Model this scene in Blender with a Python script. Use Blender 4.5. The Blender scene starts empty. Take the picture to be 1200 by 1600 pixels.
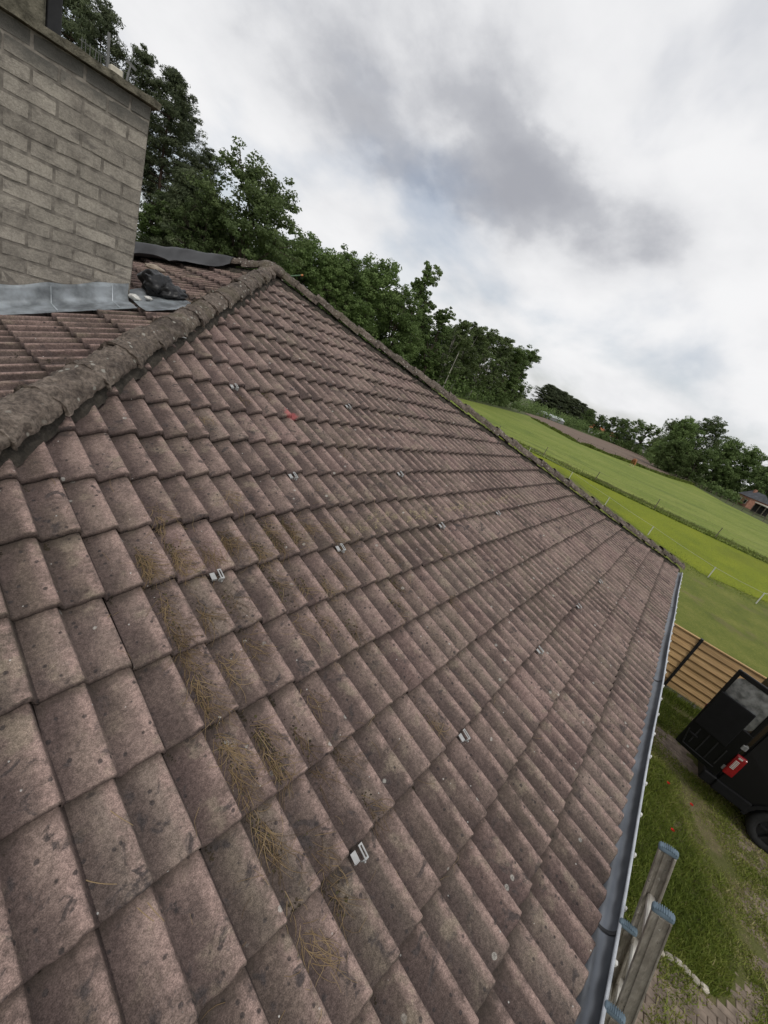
import bpy, bmesh, math, random
import numpy as np
from mathutils import Vector, Matrix, noise as mnoise
random.seed(7); rng = np.random.default_rng(7)
scene = bpy.context.scene
COL = scene.collection
R = math.radians

# ------------------------------------------------------------------ camera
CAM = Vector((-0.295, 0.735, 2.083))
RX = Vector((0.60977, -0.71130, 0.34962))        # image right in the world
RD = Vector((-0.08500, -0.49726, -0.86343))      # image down
RF = Vector((0.78801, 0.49677, -0.36368))        # view direction
cd = bpy.data.cameras.new('camera'); cam = bpy.data.objects.new('camera', cd); COL.objects.link(cam)
cd.sensor_fit = 'HORIZONTAL'; cd.sensor_width = 36.0; cd.lens = 36.0 * 640 / 1200
cd.clip_start = 0.05; cd.clip_end = 6000
cam.matrix_world = Matrix(((RX.x, -RD.x, -RF.x, CAM.x), (RX.y, -RD.y, -RF.y, CAM.y), (RX.z, -RD.z, -RF.z, CAM.z), (0, 0, 0, 1)))
scene.camera = cam
def project(p):                                   # only used to pick which 300 pieces are separate objects
    v = Vector(p) - CAM; z = v.dot(RF)
    if z < 0.2: return None
    return v.dot(RX) / z * 640 + 600, v.dot(RD) / z * 640 + 800, z

# ------------------------------------------------------------------ sky and sun
SUN_EL, SUN_AZ = R(52), R(215)                    # azimuth of the sun measured from +Y towards +X
world = bpy.data.worlds.new('World'); scene.world = world; world.use_nodes = True
def build_sky():
    nt = world.node_tree; nt.nodes.clear(); L = nt.links.new
    def nd(t): return nt.nodes.new(t)
    out = nd('ShaderNodeOutputWorld'); bg = nd('ShaderNodeBackground'); bg.inputs[1].default_value = 0.1
    L(bg.outputs[0], out.inputs[0])
    sky = nd('ShaderNodeTexSky'); sky.sky_type = 'NISHITA'; sky.sun_disc = False
    sky.sun_elevation = SUN_EL; sky.sun_rotation = SUN_AZ; sky.altitude = 20; sky.air_density = 1.0; sky.dust_density = 2.0
    tc = nd('ShaderNodeTexCoord'); sep = nd('ShaderNodeSeparateXYZ'); L(tc.outputs['Generated'], sep.inputs[0])
    def m(op, a, b=None, c=None, clamp=False):
        n = nd('ShaderNodeMath'); n.operation = op; n.use_clamp = clamp
        for i, v in enumerate((a, b, c)):
            if v is None: continue
            if hasattr(v, 'links'): L(v, n.inputs[i])
            else: n.inputs[i].default_value = v
        return n.outputs[0]
    den = m('ADD', m('MAXIMUM', sep.outputs[2], 0.0), 0.42)
    qx = m('DIVIDE', sep.outputs[0], den); qy = m('DIVIDE', sep.outputs[1], den)
    q = nd('ShaderNodeCombineXYZ'); L(qx, q.inputs[0]); L(qy, q.inputs[1])
    def fbm(scale, detail, rough, off, dist=0.0):
        mp = nd('ShaderNodeMapping'); mp.inputs[1].default_value = off; L(q.outputs[0], mp.inputs[0])
        n = nd('ShaderNodeTexNoise'); n.inputs['Scale'].default_value = scale; n.inputs['Detail'].default_value = detail
        n.inputs['Roughness'].default_value = rough; n.inputs['Distortion'].default_value = dist
        L(mp.outputs[0], n.inputs['Vector']); return n.outputs[0]
    def sstep(v, a, b):
        n = nd('ShaderNodeMapRange'); n.interpolation_type = 'SMOOTHSTEP'; n.inputs[1].default_value = a; n.inputs[2].default_value = b
        L(v, n.inputs[0]); return n.outputs[0]
    warp = fbm(4.2, 6, 0.55, (7.1, 3.3, 0.5))
    def lump(cx, cy, rx, ry, amp, rot=0.0):
        dx = m('SUBTRACT', qx, cx); dy = m('SUBTRACT', qy, cy); c, s = math.cos(rot), math.sin(rot)
        a = m('ADD', m('MULTIPLY', dx, c / rx), m('MULTIPLY', dy, s / rx)); b = m('ADD', m('MULTIPLY', dx, -s / ry), m('MULTIPLY', dy, c / ry))
        d = m('ADD', m('ADD', m('MULTIPLY', a, a), m('MULTIPLY', b, b)), m('MULTIPLY', m('SUBTRACT', warp, 0.5), 2.2))
        return m('MULTIPLY', sstep(d, 1.5, -0.9), amp)
    big = fbm(1.5, 7, 0.50, (1.3, 4.2, 0), 0.1)
    fine = fbm(3.6, 8, 0.54, (4.7, 1.9, 2.0), 0.1)
    dark = m('ADD', m('MULTIPLY', big, 0.58), m('MULTIPLY', fine, 0.42))
    for lp in SKY_LUMPS: dark = m('ADD', dark, lump(*lp))
    dk = sstep(dark, 0.36, 0.98)
    cr = nd('ShaderNodeValToRGB'); L(dk, cr.inputs[0])
    e = cr.color_ramp.elements
    e[0].position = 0.0; e[0].color = (0.90, 0.90, 0.91, 1); e[1].position = 1.0; e[1].color = (0.38, 0.39, 0.43, 1)
    k = e.new(0.30); k.color = (0.76, 0.765, 0.785, 1); k = e.new(0.62); k.color = (0.50, 0.51, 0.545, 1)
    up = nd('ShaderNodeVectorMath'); up.operation = 'SCALE'; up.inputs[3].default_value = 10.2; L(cr.outputs[0], up.inputs[0])
    gap = m('MULTIPLY', sstep(fbm(1.9, 6, 0.5, (3.3, 8.1, 1.0), 0.2), 0.44, 0.68), 0.50)
    mix = nd('ShaderNodeMix'); mix.data_type = 'RGBA'; L(gap, mix.inputs[0]); L(up.outputs[0], mix.inputs[6]); L(sky.outputs[0], mix.inputs[7])
    L(mix.outputs[2], bg.inputs[0])
# dark cloud masses: centre (x, y on the cloud plane), radii, strength, turn
SKY_LUMPS = [(0.74, 0.92, 0.50, 0.26, 0.20, -0.76), (0.92, 0.74, 0.34, 0.22, 0.12, -0.76), (1.13, 0.60, 0.42, 0.20, 0.26, -1.25)]
build_sky()
sd = bpy.data.lights.new('sun', 'SUN'); sd.energy = 1.1; sd.angle = R(14); sd.color = (1.0, 0.96, 0.9)
sun = bpy.data.objects.new('sun', sd); COL.objects.link(sun)
sv = Vector((math.sin(SUN_AZ) * math.cos(SUN_EL), math.cos(SUN_AZ) * math.cos(SUN_EL), math.sin(SUN_EL)))
sun.rotation_euler = sv.to_track_quat('Z', 'Y').to_euler(); sun.location = (0, 0, 60)
vs = scene.view_settings
scene.display_settings.display_device = 'sRGB'
vs.view_transform = 'Standard'; vs.look = 'None'; vs.exposure = 0.0; vs.gamma = 1.0; vs.use_curve_mapping = False
scene.cycles.max_bounces = 5; scene.cycles.transparent_max_bounces = 6
scene.cycles.use_denoising = True

# ------------------------------------------------------------------ helpers: objects
def prop(o, label=None, cat=None, group=None, kind=None):
    if label: o['label'] = label
    if cat: o['category'] = cat
    if group: o['group'] = group
    if kind: o['kind'] = kind
    return o
def empty(name, loc=(0, 0, 0), rz=0.0, parent=None):
    o = bpy.data.objects.new(name, None); COL.objects.link(o); o.location = loc; o.rotation_euler = (0, 0, rz)
    o.empty_display_size = 0.2
    if parent: o.parent = parent
    return o
def world_inv(p):
    M = Matrix.Identity(4)
    while p is not None:
        M = p.matrix_basis.inverted() if p.parent is None else p.matrix_basis.inverted() @ p.matrix_parent_inverse.inverted()
        return M if p.parent is None else M @ world_inv(p.parent)
    return M
def link(name, me, mat=None, parent=None, local=False):
    o = bpy.data.objects.new(name, me); COL.objects.link(o)
    if mat is not None and me is not None and not me.materials: me.materials.append(mat)
    if parent is not None:
        o.parent = parent
        if not local: o.matrix_parent_inverse = world_inv(parent)
    return o
def mesh_np(name, verts, faces, smooth=False, attrs=None, mat_idx=None):
    """faces: (n,3) or (n,4) int array, or a list of such arrays"""
    me = bpy.data.meshes.new(name)
    fl = faces if isinstance(faces, list) else [faces]
    fl = [np.asarray(f, np.int32) for f in fl if len(f)]
    verts = np.asarray(verts, np.float32)
    me.vertices.add(len(verts)); me.vertices.foreach_set('co', verts.ravel())
    nl = sum(f.size for f in fl); npol = sum(len(f) for f in fl)
    me.loops.add(nl); me.loops.foreach_set('vertex_index', np.concatenate([f.ravel() for f in fl]))
    st = []; tot = 0
    for f in fl:
        st.append(tot + np.arange(len(f)) * f.shape[1]); tot += f.size
    me.polygons.add(npol); me.polygons.foreach_set('loop_start', np.concatenate(st).astype(np.int32))
    if smooth: me.polygons.foreach_set('use_smooth', np.ones(npol, bool))
    for k, v in (attrs or {}).items():
        a = me.attributes.new(k, 'FLOAT', 'POINT'); a.data.foreach_set('value', np.asarray(v, np.float32))
    me.update(); me.validate(); return me
def from_bm(name, bm, smooth=False):
    me = bpy.data.meshes.new(name); bm.normal_update(); bm.to_mesh(me); bm.free()
    if smooth:
        for p in me.polygons: p.use_smooth = True
    return me
def bm_box(bm, c, s, M=None, bevel=0.0, seg=1):
    r = bmesh.ops.create_cube(bm, size=1.0)
    T = Matrix.Translation(c) @ Matrix.Diagonal((s[0], s[1], s[2], 1))
    if M is not None: T = M @ T
    bmesh.ops.transform(bm, matrix=T, verts=r['verts'])
    if bevel > 0:
        ed = list({e for v in r['verts'] for e in v.link_edges})
        bmesh.ops.bevel(bm, geom=ed, offset=bevel, segments=seg, affect='EDGES', profile=0.6)
    return r['verts']
def box_me(name, c, s, M=None, bevel=0.0, seg=1):
    bm = bmesh.new(); bm_box(bm, c, s, M, bevel, seg); return from_bm(name, bm)
def frame_to(a, b):
    a, b = Vector(a), Vector(b); q = (b - a).to_track_quat('Z', 'Y'); return Matrix.Translation((a + b) / 2) @ q.to_matrix().to_4x4(), (b - a).length
def bm_bar(bm, a, b, w, h=None, bevel=0.0):
    M, l = frame_to(a, b); bm_box(bm, (0, 0, 0), (w, h or w, l), M, bevel)
def bm_tube(bm, pts, rad, seg=8, caps=True):
    pts = [Vector(p) for p in pts]; rr = rad if hasattr(rad, '__len__') else [rad] * len(pts); rings = []
    for i, p in enumerate(pts):
        t = (pts[min(i + 1, len(pts) - 1)] - pts[max(i - 1, 0)]).normalized()
        u = t.orthogonal().normalized() if i == 0 else (u - t * u.dot(t)).normalized()
        v = t.cross(u)
        rings.append([bm.verts.new(p + (u * math.cos(2 * math.pi * k / seg) + v * math.sin(2 * math.pi * k / seg)) * rr[i]) for k in range(seg)])
    for i in range(len(rings) - 1):
        for k in range(seg):
            bm.faces.new((rings[i][k], rings[i][(k + 1) % seg], rings[i + 1][(k + 1) % seg], rings[i + 1][k]))
    if caps: bm.faces.new(rings[0][::-1]); bm.faces.new(rings[-1])
def nz(p, s, oct_=4, seed=0.0):
    return mnoise.fractal(Vector((p[0] * s + seed, p[1] * s + seed * 1.7, p[2] * s - seed)), 1.0, 2.0, oct_)

# ------------------------------------------------------------------ helpers: materials
class MB:
    def __init__(s, name):
        s.m = bpy.data.materials.new(name); s.m.use_nodes = True; s.nt = s.m.node_tree; s.nt.nodes.clear()
        s.out = s.nd('ShaderNodeOutputMaterial'); s.b = s.nd('ShaderNodeBsdfPrincipled'); s.L(s.b.outputs[0], s.out.inputs[0])
        s.b.inputs['Specular IOR Level'].default_value = 0.3
        s.geo = None
    def nd(s, t): return s.nt.nodes.new(t)
    def L(s, a, b): s.nt.links.new(a, b)
    def put(s, sock, v):
        if hasattr(v, 'links'): s.L(v, sock)
        elif isinstance(v, (tuple, list)) and len(v) == 3 and sock.type == 'RGBA': sock.default_value = (*v, 1)
        else: sock.default_value = v
    def pos(s):
        if s.geo is None: s.geo = s.nd('ShaderNodeNewGeometry')
        return s.geo.outputs['Position']
    def obj(s): return s.nd('ShaderNodeTexCoord').outputs['Object']
    def rand(s): return s.nd('ShaderNodeObjectInfo').outputs['Random']
    def attr(s, n):
        a = s.nd('ShaderNodeAttribute'); a.attribute_name = n; return a.outputs['Fac']
    def scale(s, v, k):
        n = s.nd('ShaderNodeVectorMath'); n.operation = 'MULTIPLY'; s.put(n.inputs[0], v); n.inputs[1].default_value = k; return n.outputs[0]
    def noise(s, v, sc, det=4, ro=0.55, dist=0.0):
        n = s.nd('ShaderNodeTexNoise'); s.put(n.inputs['Vector'], v); n.inputs['Scale'].default_value = sc; n.inputs['Detail'].default_value = det
        n.inputs['Roughness'].default_value = ro; n.inputs['Distortion'].default_value = dist; return n.outputs[0]
    def voro(s, v, sc, feat='F1', rnd=1.0):
        n = s.nd('ShaderNodeTexVoronoi'); n.feature = feat; s.put(n.inputs['Vector'], v); n.inputs['Scale'].default_value = sc
        n.inputs['Randomness'].default_value = rnd; return n.outputs
    def math(s, op, a, b=None, clamp=False):
        n = s.nd('ShaderNodeMath'); n.operation = op; n.use_clamp = clamp; s.put(n.inputs[0], a)
        if b is not None: s.put(n.inputs[1], b)
        return n.outputs[0]
    def step(s, v, a, b, lo=0.0, hi=1.0):
        n = s.nd('ShaderNodeMapRange'); n.interpolation_type = 'SMOOTHSTEP'; s.put(n.inputs[0], v)
        n.inputs[1].default_value = a; n.inputs[2].default_value = b; n.inputs[3].default_value = lo; n.inputs[4].default_value = hi; return n.outputs[0]
    def ramp(s, f, pts):
        n = s.nd('ShaderNodeValToRGB'); s.put(n.inputs[0], f); e = n.color_ramp.elements
        while len(e) < len(pts): e.new(0.5)
        for i, (p, c) in enumerate(pts): e[i].position = p; e[i].color = (*c, 1)
        return n.outputs[0]
    def mix(s, f, a, b, mode='MIX'):
        n = s.nd('ShaderNodeMix'); n.data_type = 'RGBA'; n.blend_type = mode; s.put(n.inputs[0], f); s.put(n.inputs[6], a); s.put(n.inputs[7], b); return n.outputs[2]
    def mul(s, c, f):
        n = s.nd('ShaderNodeVectorMath'); n.operation = 'SCALE'; s.put(n.inputs[0], c); s.put(n.inputs[3], f); return n.outputs[0]
    def bump(s, h, st=0.5, dist=0.01, prev=None):
        n = s.nd('ShaderNodeBump'); n.inputs['Strength'].default_value = st; n.inputs['Distance'].default_value = dist; s.put(n.inputs['Height'], h)
        if prev is not None: s.L(prev, n.inputs['Normal'])
        return n.outputs[0]
    def done(s, col, rough=0.9, normal=None, metal=0.0):
        s.put(s.b.inputs['Base Color'], col); s.put(s.b.inputs['Roughness'], rough); s.b.inputs['Metallic'].default_value = metal
        if normal is not None: s.L(normal, s.b.inputs['Normal'])
        return s.m
def plain(name, col, rough=0.7, var=0.25, sc=8.0, metal=0.0, bump=0.15, bsc=60, spec=0.3):
    b = MB(name); n = b.noise(b.pos(), sc, 5)
    c = b.mul(col, b.step(n, 0.3, 0.7, 1 - var, 1 + var)); b.b.inputs['Specular IOR Level'].default_value = spec
    return b.done(c, rough, b.bump(b.noise(b.pos(), bsc, 3), bump, 0.004), metal)

PITCH = R(19.5); CP, SP = math.cos(PITCH), math.sin(PITCH)
GW, GG, GA, GT = 0.15, 0.3373, 0.043, 0.036          # wave pitch, course gauge, wave height, tile thickness
X0, X1, Y1 = -3.02, 10.76, 13.234                     # eaves of the square roof (front eave at y = 0, z = 0)
APEX = Vector((3.714, 6.617, 2.343)); GROUND = -3.0
T1, T2, T3 = APEX.z / APEX.y, APEX.z / (APEX.x - X0), APEX.z / (X1 - APEX.x)
def roofz(x, y): return min(y * T1, (x - X0) * T2, (Y1 - y) * T1, (X1 - x) * T3)

def tile_material():
    b = MB('weathered_concrete_tile'); P = b.pos()
    f = b.math('FRACT', b.math('ADD', b.rand(), b.attr('tile_rnd'))); f2 = b.math('FRACT', b.math('MULTIPLY', f, 7.31)); f3 = b.math('FRACT', b.math('MULTIPLY', f, 23.7))
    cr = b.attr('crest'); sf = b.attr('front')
    n1 = b.noise(P, 5.0, 6, 0.6); n2 = b.noise(P, 26.0, 5, 0.65); n3 = b.noise(P, 290.0, 2, 0.7); n4 = b.noise(P, 0.55, 3, 0.5)
    base = b.ramp(n1, [(0.28, (0.088, 0.064, 0.056)), (0.5, (0.158, 0.115, 0.099)), (0.74, (0.240, 0.178, 0.150))])
    base = b.mix(b.math('MULTIPLY', b.step(f2, 0.55, 1.0), 0.40), base, (0.175, 0.112, 0.103))
    base = b.mix(b.math('MULTIPLY', b.step(f3, 0.62, 1.0), 0.40), base, (0.150, 0.128, 0.102))
    base = b.mul(base, b.step(f, 0.0, 1.0, 0.72, 1.20)); base = b.mul(base, b.step(n4, 0.36, 0.62, 0.74, 1.10))
    # grey-olive algae in broad patches, mostly in the troughs
    alg = b.math('MULTIPLY', b.step(b.noise(P, 1.7, 5, 0.6), 0.46, 0.66), b.step(cr, 1.0, 0.2, 0.25, 0.6))
    base = b.mix(alg, base, (0.128, 0.108, 0.076))
    trough_tone = b.math('MULTIPLY', b.step(b.math('ADD', cr, b.math('MULTIPLY', b.math('SUBTRACT', n1, 0.5), 0.9)), 0.80, 0.10), 0.66)  # darker mix towards the wave troughs, broken up by noise
    base = b.mix(trough_tone, base, (0.064, 0.046, 0.043))
    # worn pink crests
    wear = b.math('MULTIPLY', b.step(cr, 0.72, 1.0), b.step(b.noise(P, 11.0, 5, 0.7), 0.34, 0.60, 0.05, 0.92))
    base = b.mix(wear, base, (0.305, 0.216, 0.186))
    blot = b.math('MULTIPLY', b.step(b.noise(P, 13.0, 6, 0.62, 0.6), 0.56, 0.66), b.step(b.noise(P, 1.1, 3), 0.36, 0.60, 0.20, 0.88))
    base = b.mix(blot, base, (0.052, 0.044, 0.043))
    tan = b.math('MULTIPLY', b.step(b.noise(b.scale(P, (1.0, 1.0, 1.3)), 7.0, 6, 0.65), 0.54, 0.68), b.step(cr, 0.1, 0.8, 0.15, 0.6))
    base = b.mix(tan, base, (0.245, 0.200, 0.150))
    sxyz = b.nd('ShaderNodeSeparateXYZ'); b.L(P, sxyz.inputs[0])
    by = b.math('ABSOLUTE', b.math('SUBTRACT', b.math('ADD', sxyz.outputs[1], b.math('MULTIPLY', b.math('SUBTRACT', b.noise(P, 2.3, 4), 0.5), 0.35)), 2.38))
    band = b.math('MULTIPLY', b.math('MULTIPLY', b.step(by, 0.075, 0.015), b.step(sxyz.outputs[0], 1.5, 2.1)), b.step(sxyz.outputs[0], 6.6, 4.6))
    band = b.math('MULTIPLY', band, b.step(b.noise(P, 20, 5, 0.7), 0.45, 0.65, 0.0, 0.6)); base = b.mix(band, base, (0.27, 0.225, 0.135))
    # dark dots
    v = b.voro(P, 30.0); wob = b.math('MULTIPLY', b.math('SUBTRACT', n2, 0.5), 0.5); d = b.math('ADD', v['Distance'], wob)
    sepc = b.nd('ShaderNodeSeparateColor'); b.L(v['Color'], sepc.inputs[0])
    dots = b.math('MULTIPLY', b.step(d, 0.26, 0.14), b.step(sepc.outputs[0], 0.66, 0.72))
    base = b.mix(b.math('MULTIPLY', dots, 0.78), base, (0.038, 0.033, 0.033))
    # pale lichen discs and rings
    v2 = b.voro(P, 17.0); s2 = b.nd('ShaderNodeSeparateColor'); b.L(v2['Color'], s2.inputs[0]); d2 = b.math('ADD', v2['Distance'], b.math('MULTIPLY', wob, 0.5))
    ring = b.math('MULTIPLY', b.math('MULTIPLY', b.step(d2, 0.21, 0.15), b.step(d2, 0.02, 0.12, 0.75, 1.0)), b.step(s2.outputs[1], 0.92, 0.94))
    base = b.mix(b.math('MULTIPLY', ring, 0.55), base, (0.43, 0.42, 0.38))
    v3 = b.voro(P, 55.0); s3 = b.nd('ShaderNodeSeparateColor'); b.L(v3['Color'], s3.inputs[0])
    sp = b.math('MULTIPLY', b.step(v3['Distance'], 0.22, 0.13), b.step(s3.outputs[2], 0.985, 0.99))
    base = b.mix(b.math('MULTIPLY', sp, 0.8), base, (0.52, 0.51, 0.48))
    # grit of the concrete; darker colour at the front lip and along the overlaps
    base = b.mul(base, b.step(n3, 0.30, 0.70, 0.64, 1.36)); base = b.mul(base, b.step(b.noise(P, 75.0, 3, 0.6), 0.3, 0.7, 0.76, 1.22))
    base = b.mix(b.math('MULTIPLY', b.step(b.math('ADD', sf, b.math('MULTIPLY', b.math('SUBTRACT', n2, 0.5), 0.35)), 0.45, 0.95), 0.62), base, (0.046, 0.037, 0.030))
    # a small splash of red marking paint
    vd = b.nd('ShaderNodeVectorMath'); vd.operation = 'DISTANCE'; b.L(P, vd.inputs[0]); vd.inputs[1].default_value = (2.12, 3.74 * CP, 3.74 * SP)
    red = b.step(b.math('ADD', vd.outputs['Value'], b.math('MULTIPLY', b.math('SUBTRACT', n2, 0.5), 0.10)), 0.085, 0.05)
    base = b.mix(b.math('MULTIPLY', red, 0.55), base, (0.42, 0.085, 0.09))
    h = b.math('ADD', b.math('MULTIPLY', n3, 0.5), b.math('ADD', n2, b.math('MULTIPLY', dots, -0.4)))
    b.b.inputs['Specular IOR Level'].default_value = 0.25
    return b.done(base, 0.92, b.bump(h, 0.55, 0.006))
def hip_material():
    b = MB('lichened_hip_tile'); P = b.pos(); f = b.rand()
    n1 = b.noise(P, 9.0, 6, 0.65); n2 = b.noise(P, 45.0, 5, 0.7)
    c = b.ramp(n1, [(0.28, (0.050, 0.040, 0.034)), (0.5, (0.115, 0.092, 0.075)), (0.75, (0.20, 0.165, 0.135))])
    c = b.mul(c, b.step(f, 0, 1, 0.85, 1.15)); c = b.mul(c, b.step(n2, 0.3, 0.7, 0.5, 1.5))
    v = b.voro(P, 22.0); s = b.nd('ShaderNodeSeparateColor'); b.L(v['Color'], s.inputs[0]); d = b.math('ADD', v['Distance'], b.math('MULTIPLY', b.math('SUBTRACT', n2, 0.5), 0.45))
    li = b.math('MULTIPLY', b.step(d, 0.32, 0.18), b.step(s.outputs[0], 0.66, 0.74))
    c = b.mix(b.math('MULTIPLY', li, 0.75), c, (0.36, 0.345, 0.30))
    mo = b.step(b.noise(P, 3.0, 5, 0.6), 0.52, 0.68, 0, 0.6); c = b.mix(mo, c, (0.095, 0.082, 0.052))
    return b.done(c, 0.95, b.bump(b.math('ADD', n2, b.math('MULTIPLY', n1, 1.5)), 0.9, 0.012))
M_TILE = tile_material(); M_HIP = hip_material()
def mortar_material():
    b = MB('mossy_mortar'); P = b.pos(); n = b.noise(P, 18, 6, 0.7); c = b.ramp(n, [(0.3, (0.030, 0.027, 0.022)), (0.55, (0.068, 0.058, 0.046)), (0.8, (0.13, 0.11, 0.09))])
    return b.done(c, 0.97, b.bump(b.noise(P, 60, 5, 0.7), 0.9, 0.02))
M_MORTAR = mortar_material()
M_DARK = plain('roof_underlay', (0.03, 0.028, 0.026), 0.95)
M_ZINC = plain('weathered_zinc', (0.17, 0.18, 0.195), 0.36, 0.22, 3.0, 0.8, 0.1, 25)
M_ZINC_RIM = plain('pale_zinc_bead', (0.50, 0.52, 0.55), 0.45, 0.15, 12, 0.3, 0.08, 30)
M_LEAD = plain('grey_blue_flashing', (0.44, 0.475, 0.50), 0.5, 0.45, 6.0, 0.15, 0.4, 18)
M_HOOK = plain('galvanised_hook', (0.40, 0.40, 0.39), 0.5, 0.12, 30, 0.25, 0.1, 60)
M_CLIP = plain('pale_gutter_clip', (0.62, 0.61, 0.57), 0.6, 0.2, 30)
def brick_material():
    b = MB('grey_concrete_brick'); P = b.pos(); f = b.rand(); n1 = b.noise(P, 7, 6, 0.62); n2 = b.noise(P, 60, 5, 0.7); n3 = b.noise(P, 190, 3, 0.7)
    c = b.ramp(n1, [(0.28, (0.205, 0.184, 0.156)), (0.52, (0.322, 0.292, 0.248)), (0.76, (0.41, 0.372, 0.312))])
    c = b.mul(c, b.step(f, 0, 1, 0.84, 1.14)); c = b.mul(c, b.step(n2, 0.3, 0.7, 0.80, 1.18)); c = b.mul(c, b.step(n3, 0.3, 0.7, 0.86, 1.14))
    st = b.step(b.noise(b.scale(P, (1, 1, 2.5)), 5.0, 6, 0.65), 0.54, 0.68, 0, 0.6); c = b.mix(st, c, (0.115, 0.102, 0.092))
    # cap overhang shade put into the brick colour, with a darker concrete top course
    sx = b.nd('ShaderNodeSeparateXYZ'); b.L(P, sx.inputs[0]); cap_shade = b.step(b.math('ADD', sx.outputs[2], b.math('MULTIPLY', n1, 0.30)), 2.95, 3.10, 0, 0.85)
    c = b.mix(cap_shade, c, (0.085, 0.083, 0.075))
    return b.done(c, 0.95, b.bump(b.math('ADD', n2, b.math('MULTIPLY', n3, 0.5)), 0.8, 0.006))
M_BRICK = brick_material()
M_JOINT = plain('old_mortar_joint', (0.200, 0.180, 0.154), 0.95, 0.4, 14, 0, 0.6, 60)
def cap_material():
    b = MB('mossy_concrete_cap'); P = b.pos(); n = b.noise(P, 16, 6, 0.65)
    c = b.ramp(n, [(0.3, (0.055, 0.050, 0.036)), (0.5, (0.14, 0.128, 0.095)), (0.72, (0.25, 0.225, 0.17))])
    return b.done(c, 0.95, b.bump(b.noise(P, 50, 5, 0.7), 0.9, 0.015))
M_CAP = cap_material()
M_BLACKSTEEL = plain('dark_steel', (0.018, 0.018, 0.019), 0.5, 0.3, 8)
M_GREYSTEEL = plain('dull_grey_metal', (0.16, 0.16, 0.155), 0.6, 0.25, 20)
M_CREAM = plain('cream_block', (0.55, 0.51, 0.42), 0.85, 0.15, 20)
M_WALL = plain('pale_render_wall', (0.42, 0.38, 0.33), 0.9, 0.12, 3)
M_FASCIA = plain('white_fascia', (0.62, 0.61, 0.58), 0.7, 0.1, 4)
def leaf_material(name, dark, mid, light, hue=0.0):
    b = MB(name); P = b.pos(); a = b.attr('leaf_rnd'); f = b.rand()
    k = b.math('ADD', b.math('MULTIPLY', a, 0.75), b.math('MULTIPLY', b.noise(P, 0.5, 3), 0.35))
    c = b.ramp(k, [(0.15, dark), (0.5, mid), (0.92, light)]); c = b.mul(c, b.step(f, 0, 1, 0.82, 1.18))
    b.put(b.b.inputs['Base Color'], c); b.b.inputs['Roughness'].default_value = 0.6; b.b.inputs['Specular IOR Level'].default_value = 0.2
    t = b.nd('ShaderNodeBsdfTranslucent'); b.put(t.inputs[0], c); mx = b.nd('ShaderNodeMixShader'); mx.inputs[0].default_value = 0.40
    b.L(b.b.outputs[0], mx.inputs[1]); b.L(t.outputs[0], mx.inputs[2]); b.L(mx.outputs[0], b.out.inputs[0]); return b.m
M_LEAF = leaf_material('broad_leaves', (0.070, 0.104, 0.034), (0.128, 0.188, 0.062), (0.205, 0.270, 0.098))
M_LEAF_OAK = leaf_material('oak_leaves', (0.058, 0.082, 0.032), (0.108, 0.150, 0.056), (0.170, 0.215, 0.086))
M_LEAF_BIRCH = leaf_material('birch_leaves', (0.064, 0.088, 0.034), (0.115, 0.155, 0.060), (0.175, 0.215, 0.090))
M_NEEDLE = leaf_material('pine_needles_green', (0.058, 0.074, 0.042), (0.100, 0.124, 0.066), (0.155, 0.180, 0.094))
M_BARK = plain('grey_brown_bark', (0.070, 0.056, 0.044), 0.95, 0.35, 2.0, 0, 0.6, 8)
M_BARK_PINE = plain('pine_bark', (0.060, 0.040, 0.030), 0.95, 0.35, 1.5, 0, 0.6, 6)
M_BARK_BIRCH = plain('birch_bark', (0.33, 0.31, 0.28), 0.85, 0.45, 1.5, 0, 0.4, 6)

# ------------------------------------------------------------------ ground and fields (the setting)
def ground_mat(name, pts, sc=1.2, fine=14.0, bsc=30.0, bst=0.8, bd=0.04, streak=None, patch=None):
    b = MB(name); P = b.pos(); v = b.scale(P, streak) if streak else P
    n = b.math('ADD', b.math('MULTIPLY', b.noise(v, sc, 6, 0.62), 0.6), b.math('MULTIPLY', b.noise(P, fine, 5, 0.65), 0.4))
    c = b.ramp(n, pts); c = b.mul(c, b.step(b.noise(P, bsc, 4, 0.7), 0.3, 0.7, 0.75, 1.25))
    if patch: c = b.mix(b.step(b.noise(v, patch[0], 5, 0.6), patch[1], patch[1] + 0.12, 0, patch[2]), c, patch[3])
    return b.done(c, 0.95, b.bump(b.noise(P, bsc, 4, 0.7), bst, bd))
M_GROUND = ground_mat('rough_grassland', [(0.3, (0.035, 0.048, 0.014)), (0.5, (0.06, 0.075, 0.022)), (0.7, (0.09, 0.10, 0.035))], 0.12, 2.0, 6)
M_LAWN = ground_mat('short_paddock_grass', [(0.32, (0.075, 0.100, 0.012)), (0.5, (0.130, 0.150, 0.022)), (0.68, (0.200, 0.200, 0.045))], 0.7, 9.0, 40, 0.8, 0.03, None, (0.6, 0.56, 0.5, (0.15, 0.125, 0.055)))
M_BRIGHT = ground_mat('bright_young_grass', [(0.3, (0.105, 0.140, 0.002)), (0.5, (0.160, 0.192, 0.003)), (0.7, (0.215, 0.235, 0.006))], 0.35, 3.0, 9, 0.6, 0.05, (0.6, 1, 1), (0.16, 0.52, 0.4, (0.12, 0.135, 0.006)))
M_PASTURE = ground_mat('grazed_pasture', [(0.3, (0.105, 0.150, 0.018)), (0.5, (0.165, 0.205, 0.032)), (0.72, (0.240, 0.258, 0.062))], 0.16, 1.1, 4, 0.7, 0.08, (1.0, 0.6, 1), (0.22, 0.56, 0.55, (0.085, 0.125, 0.020)))
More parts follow.
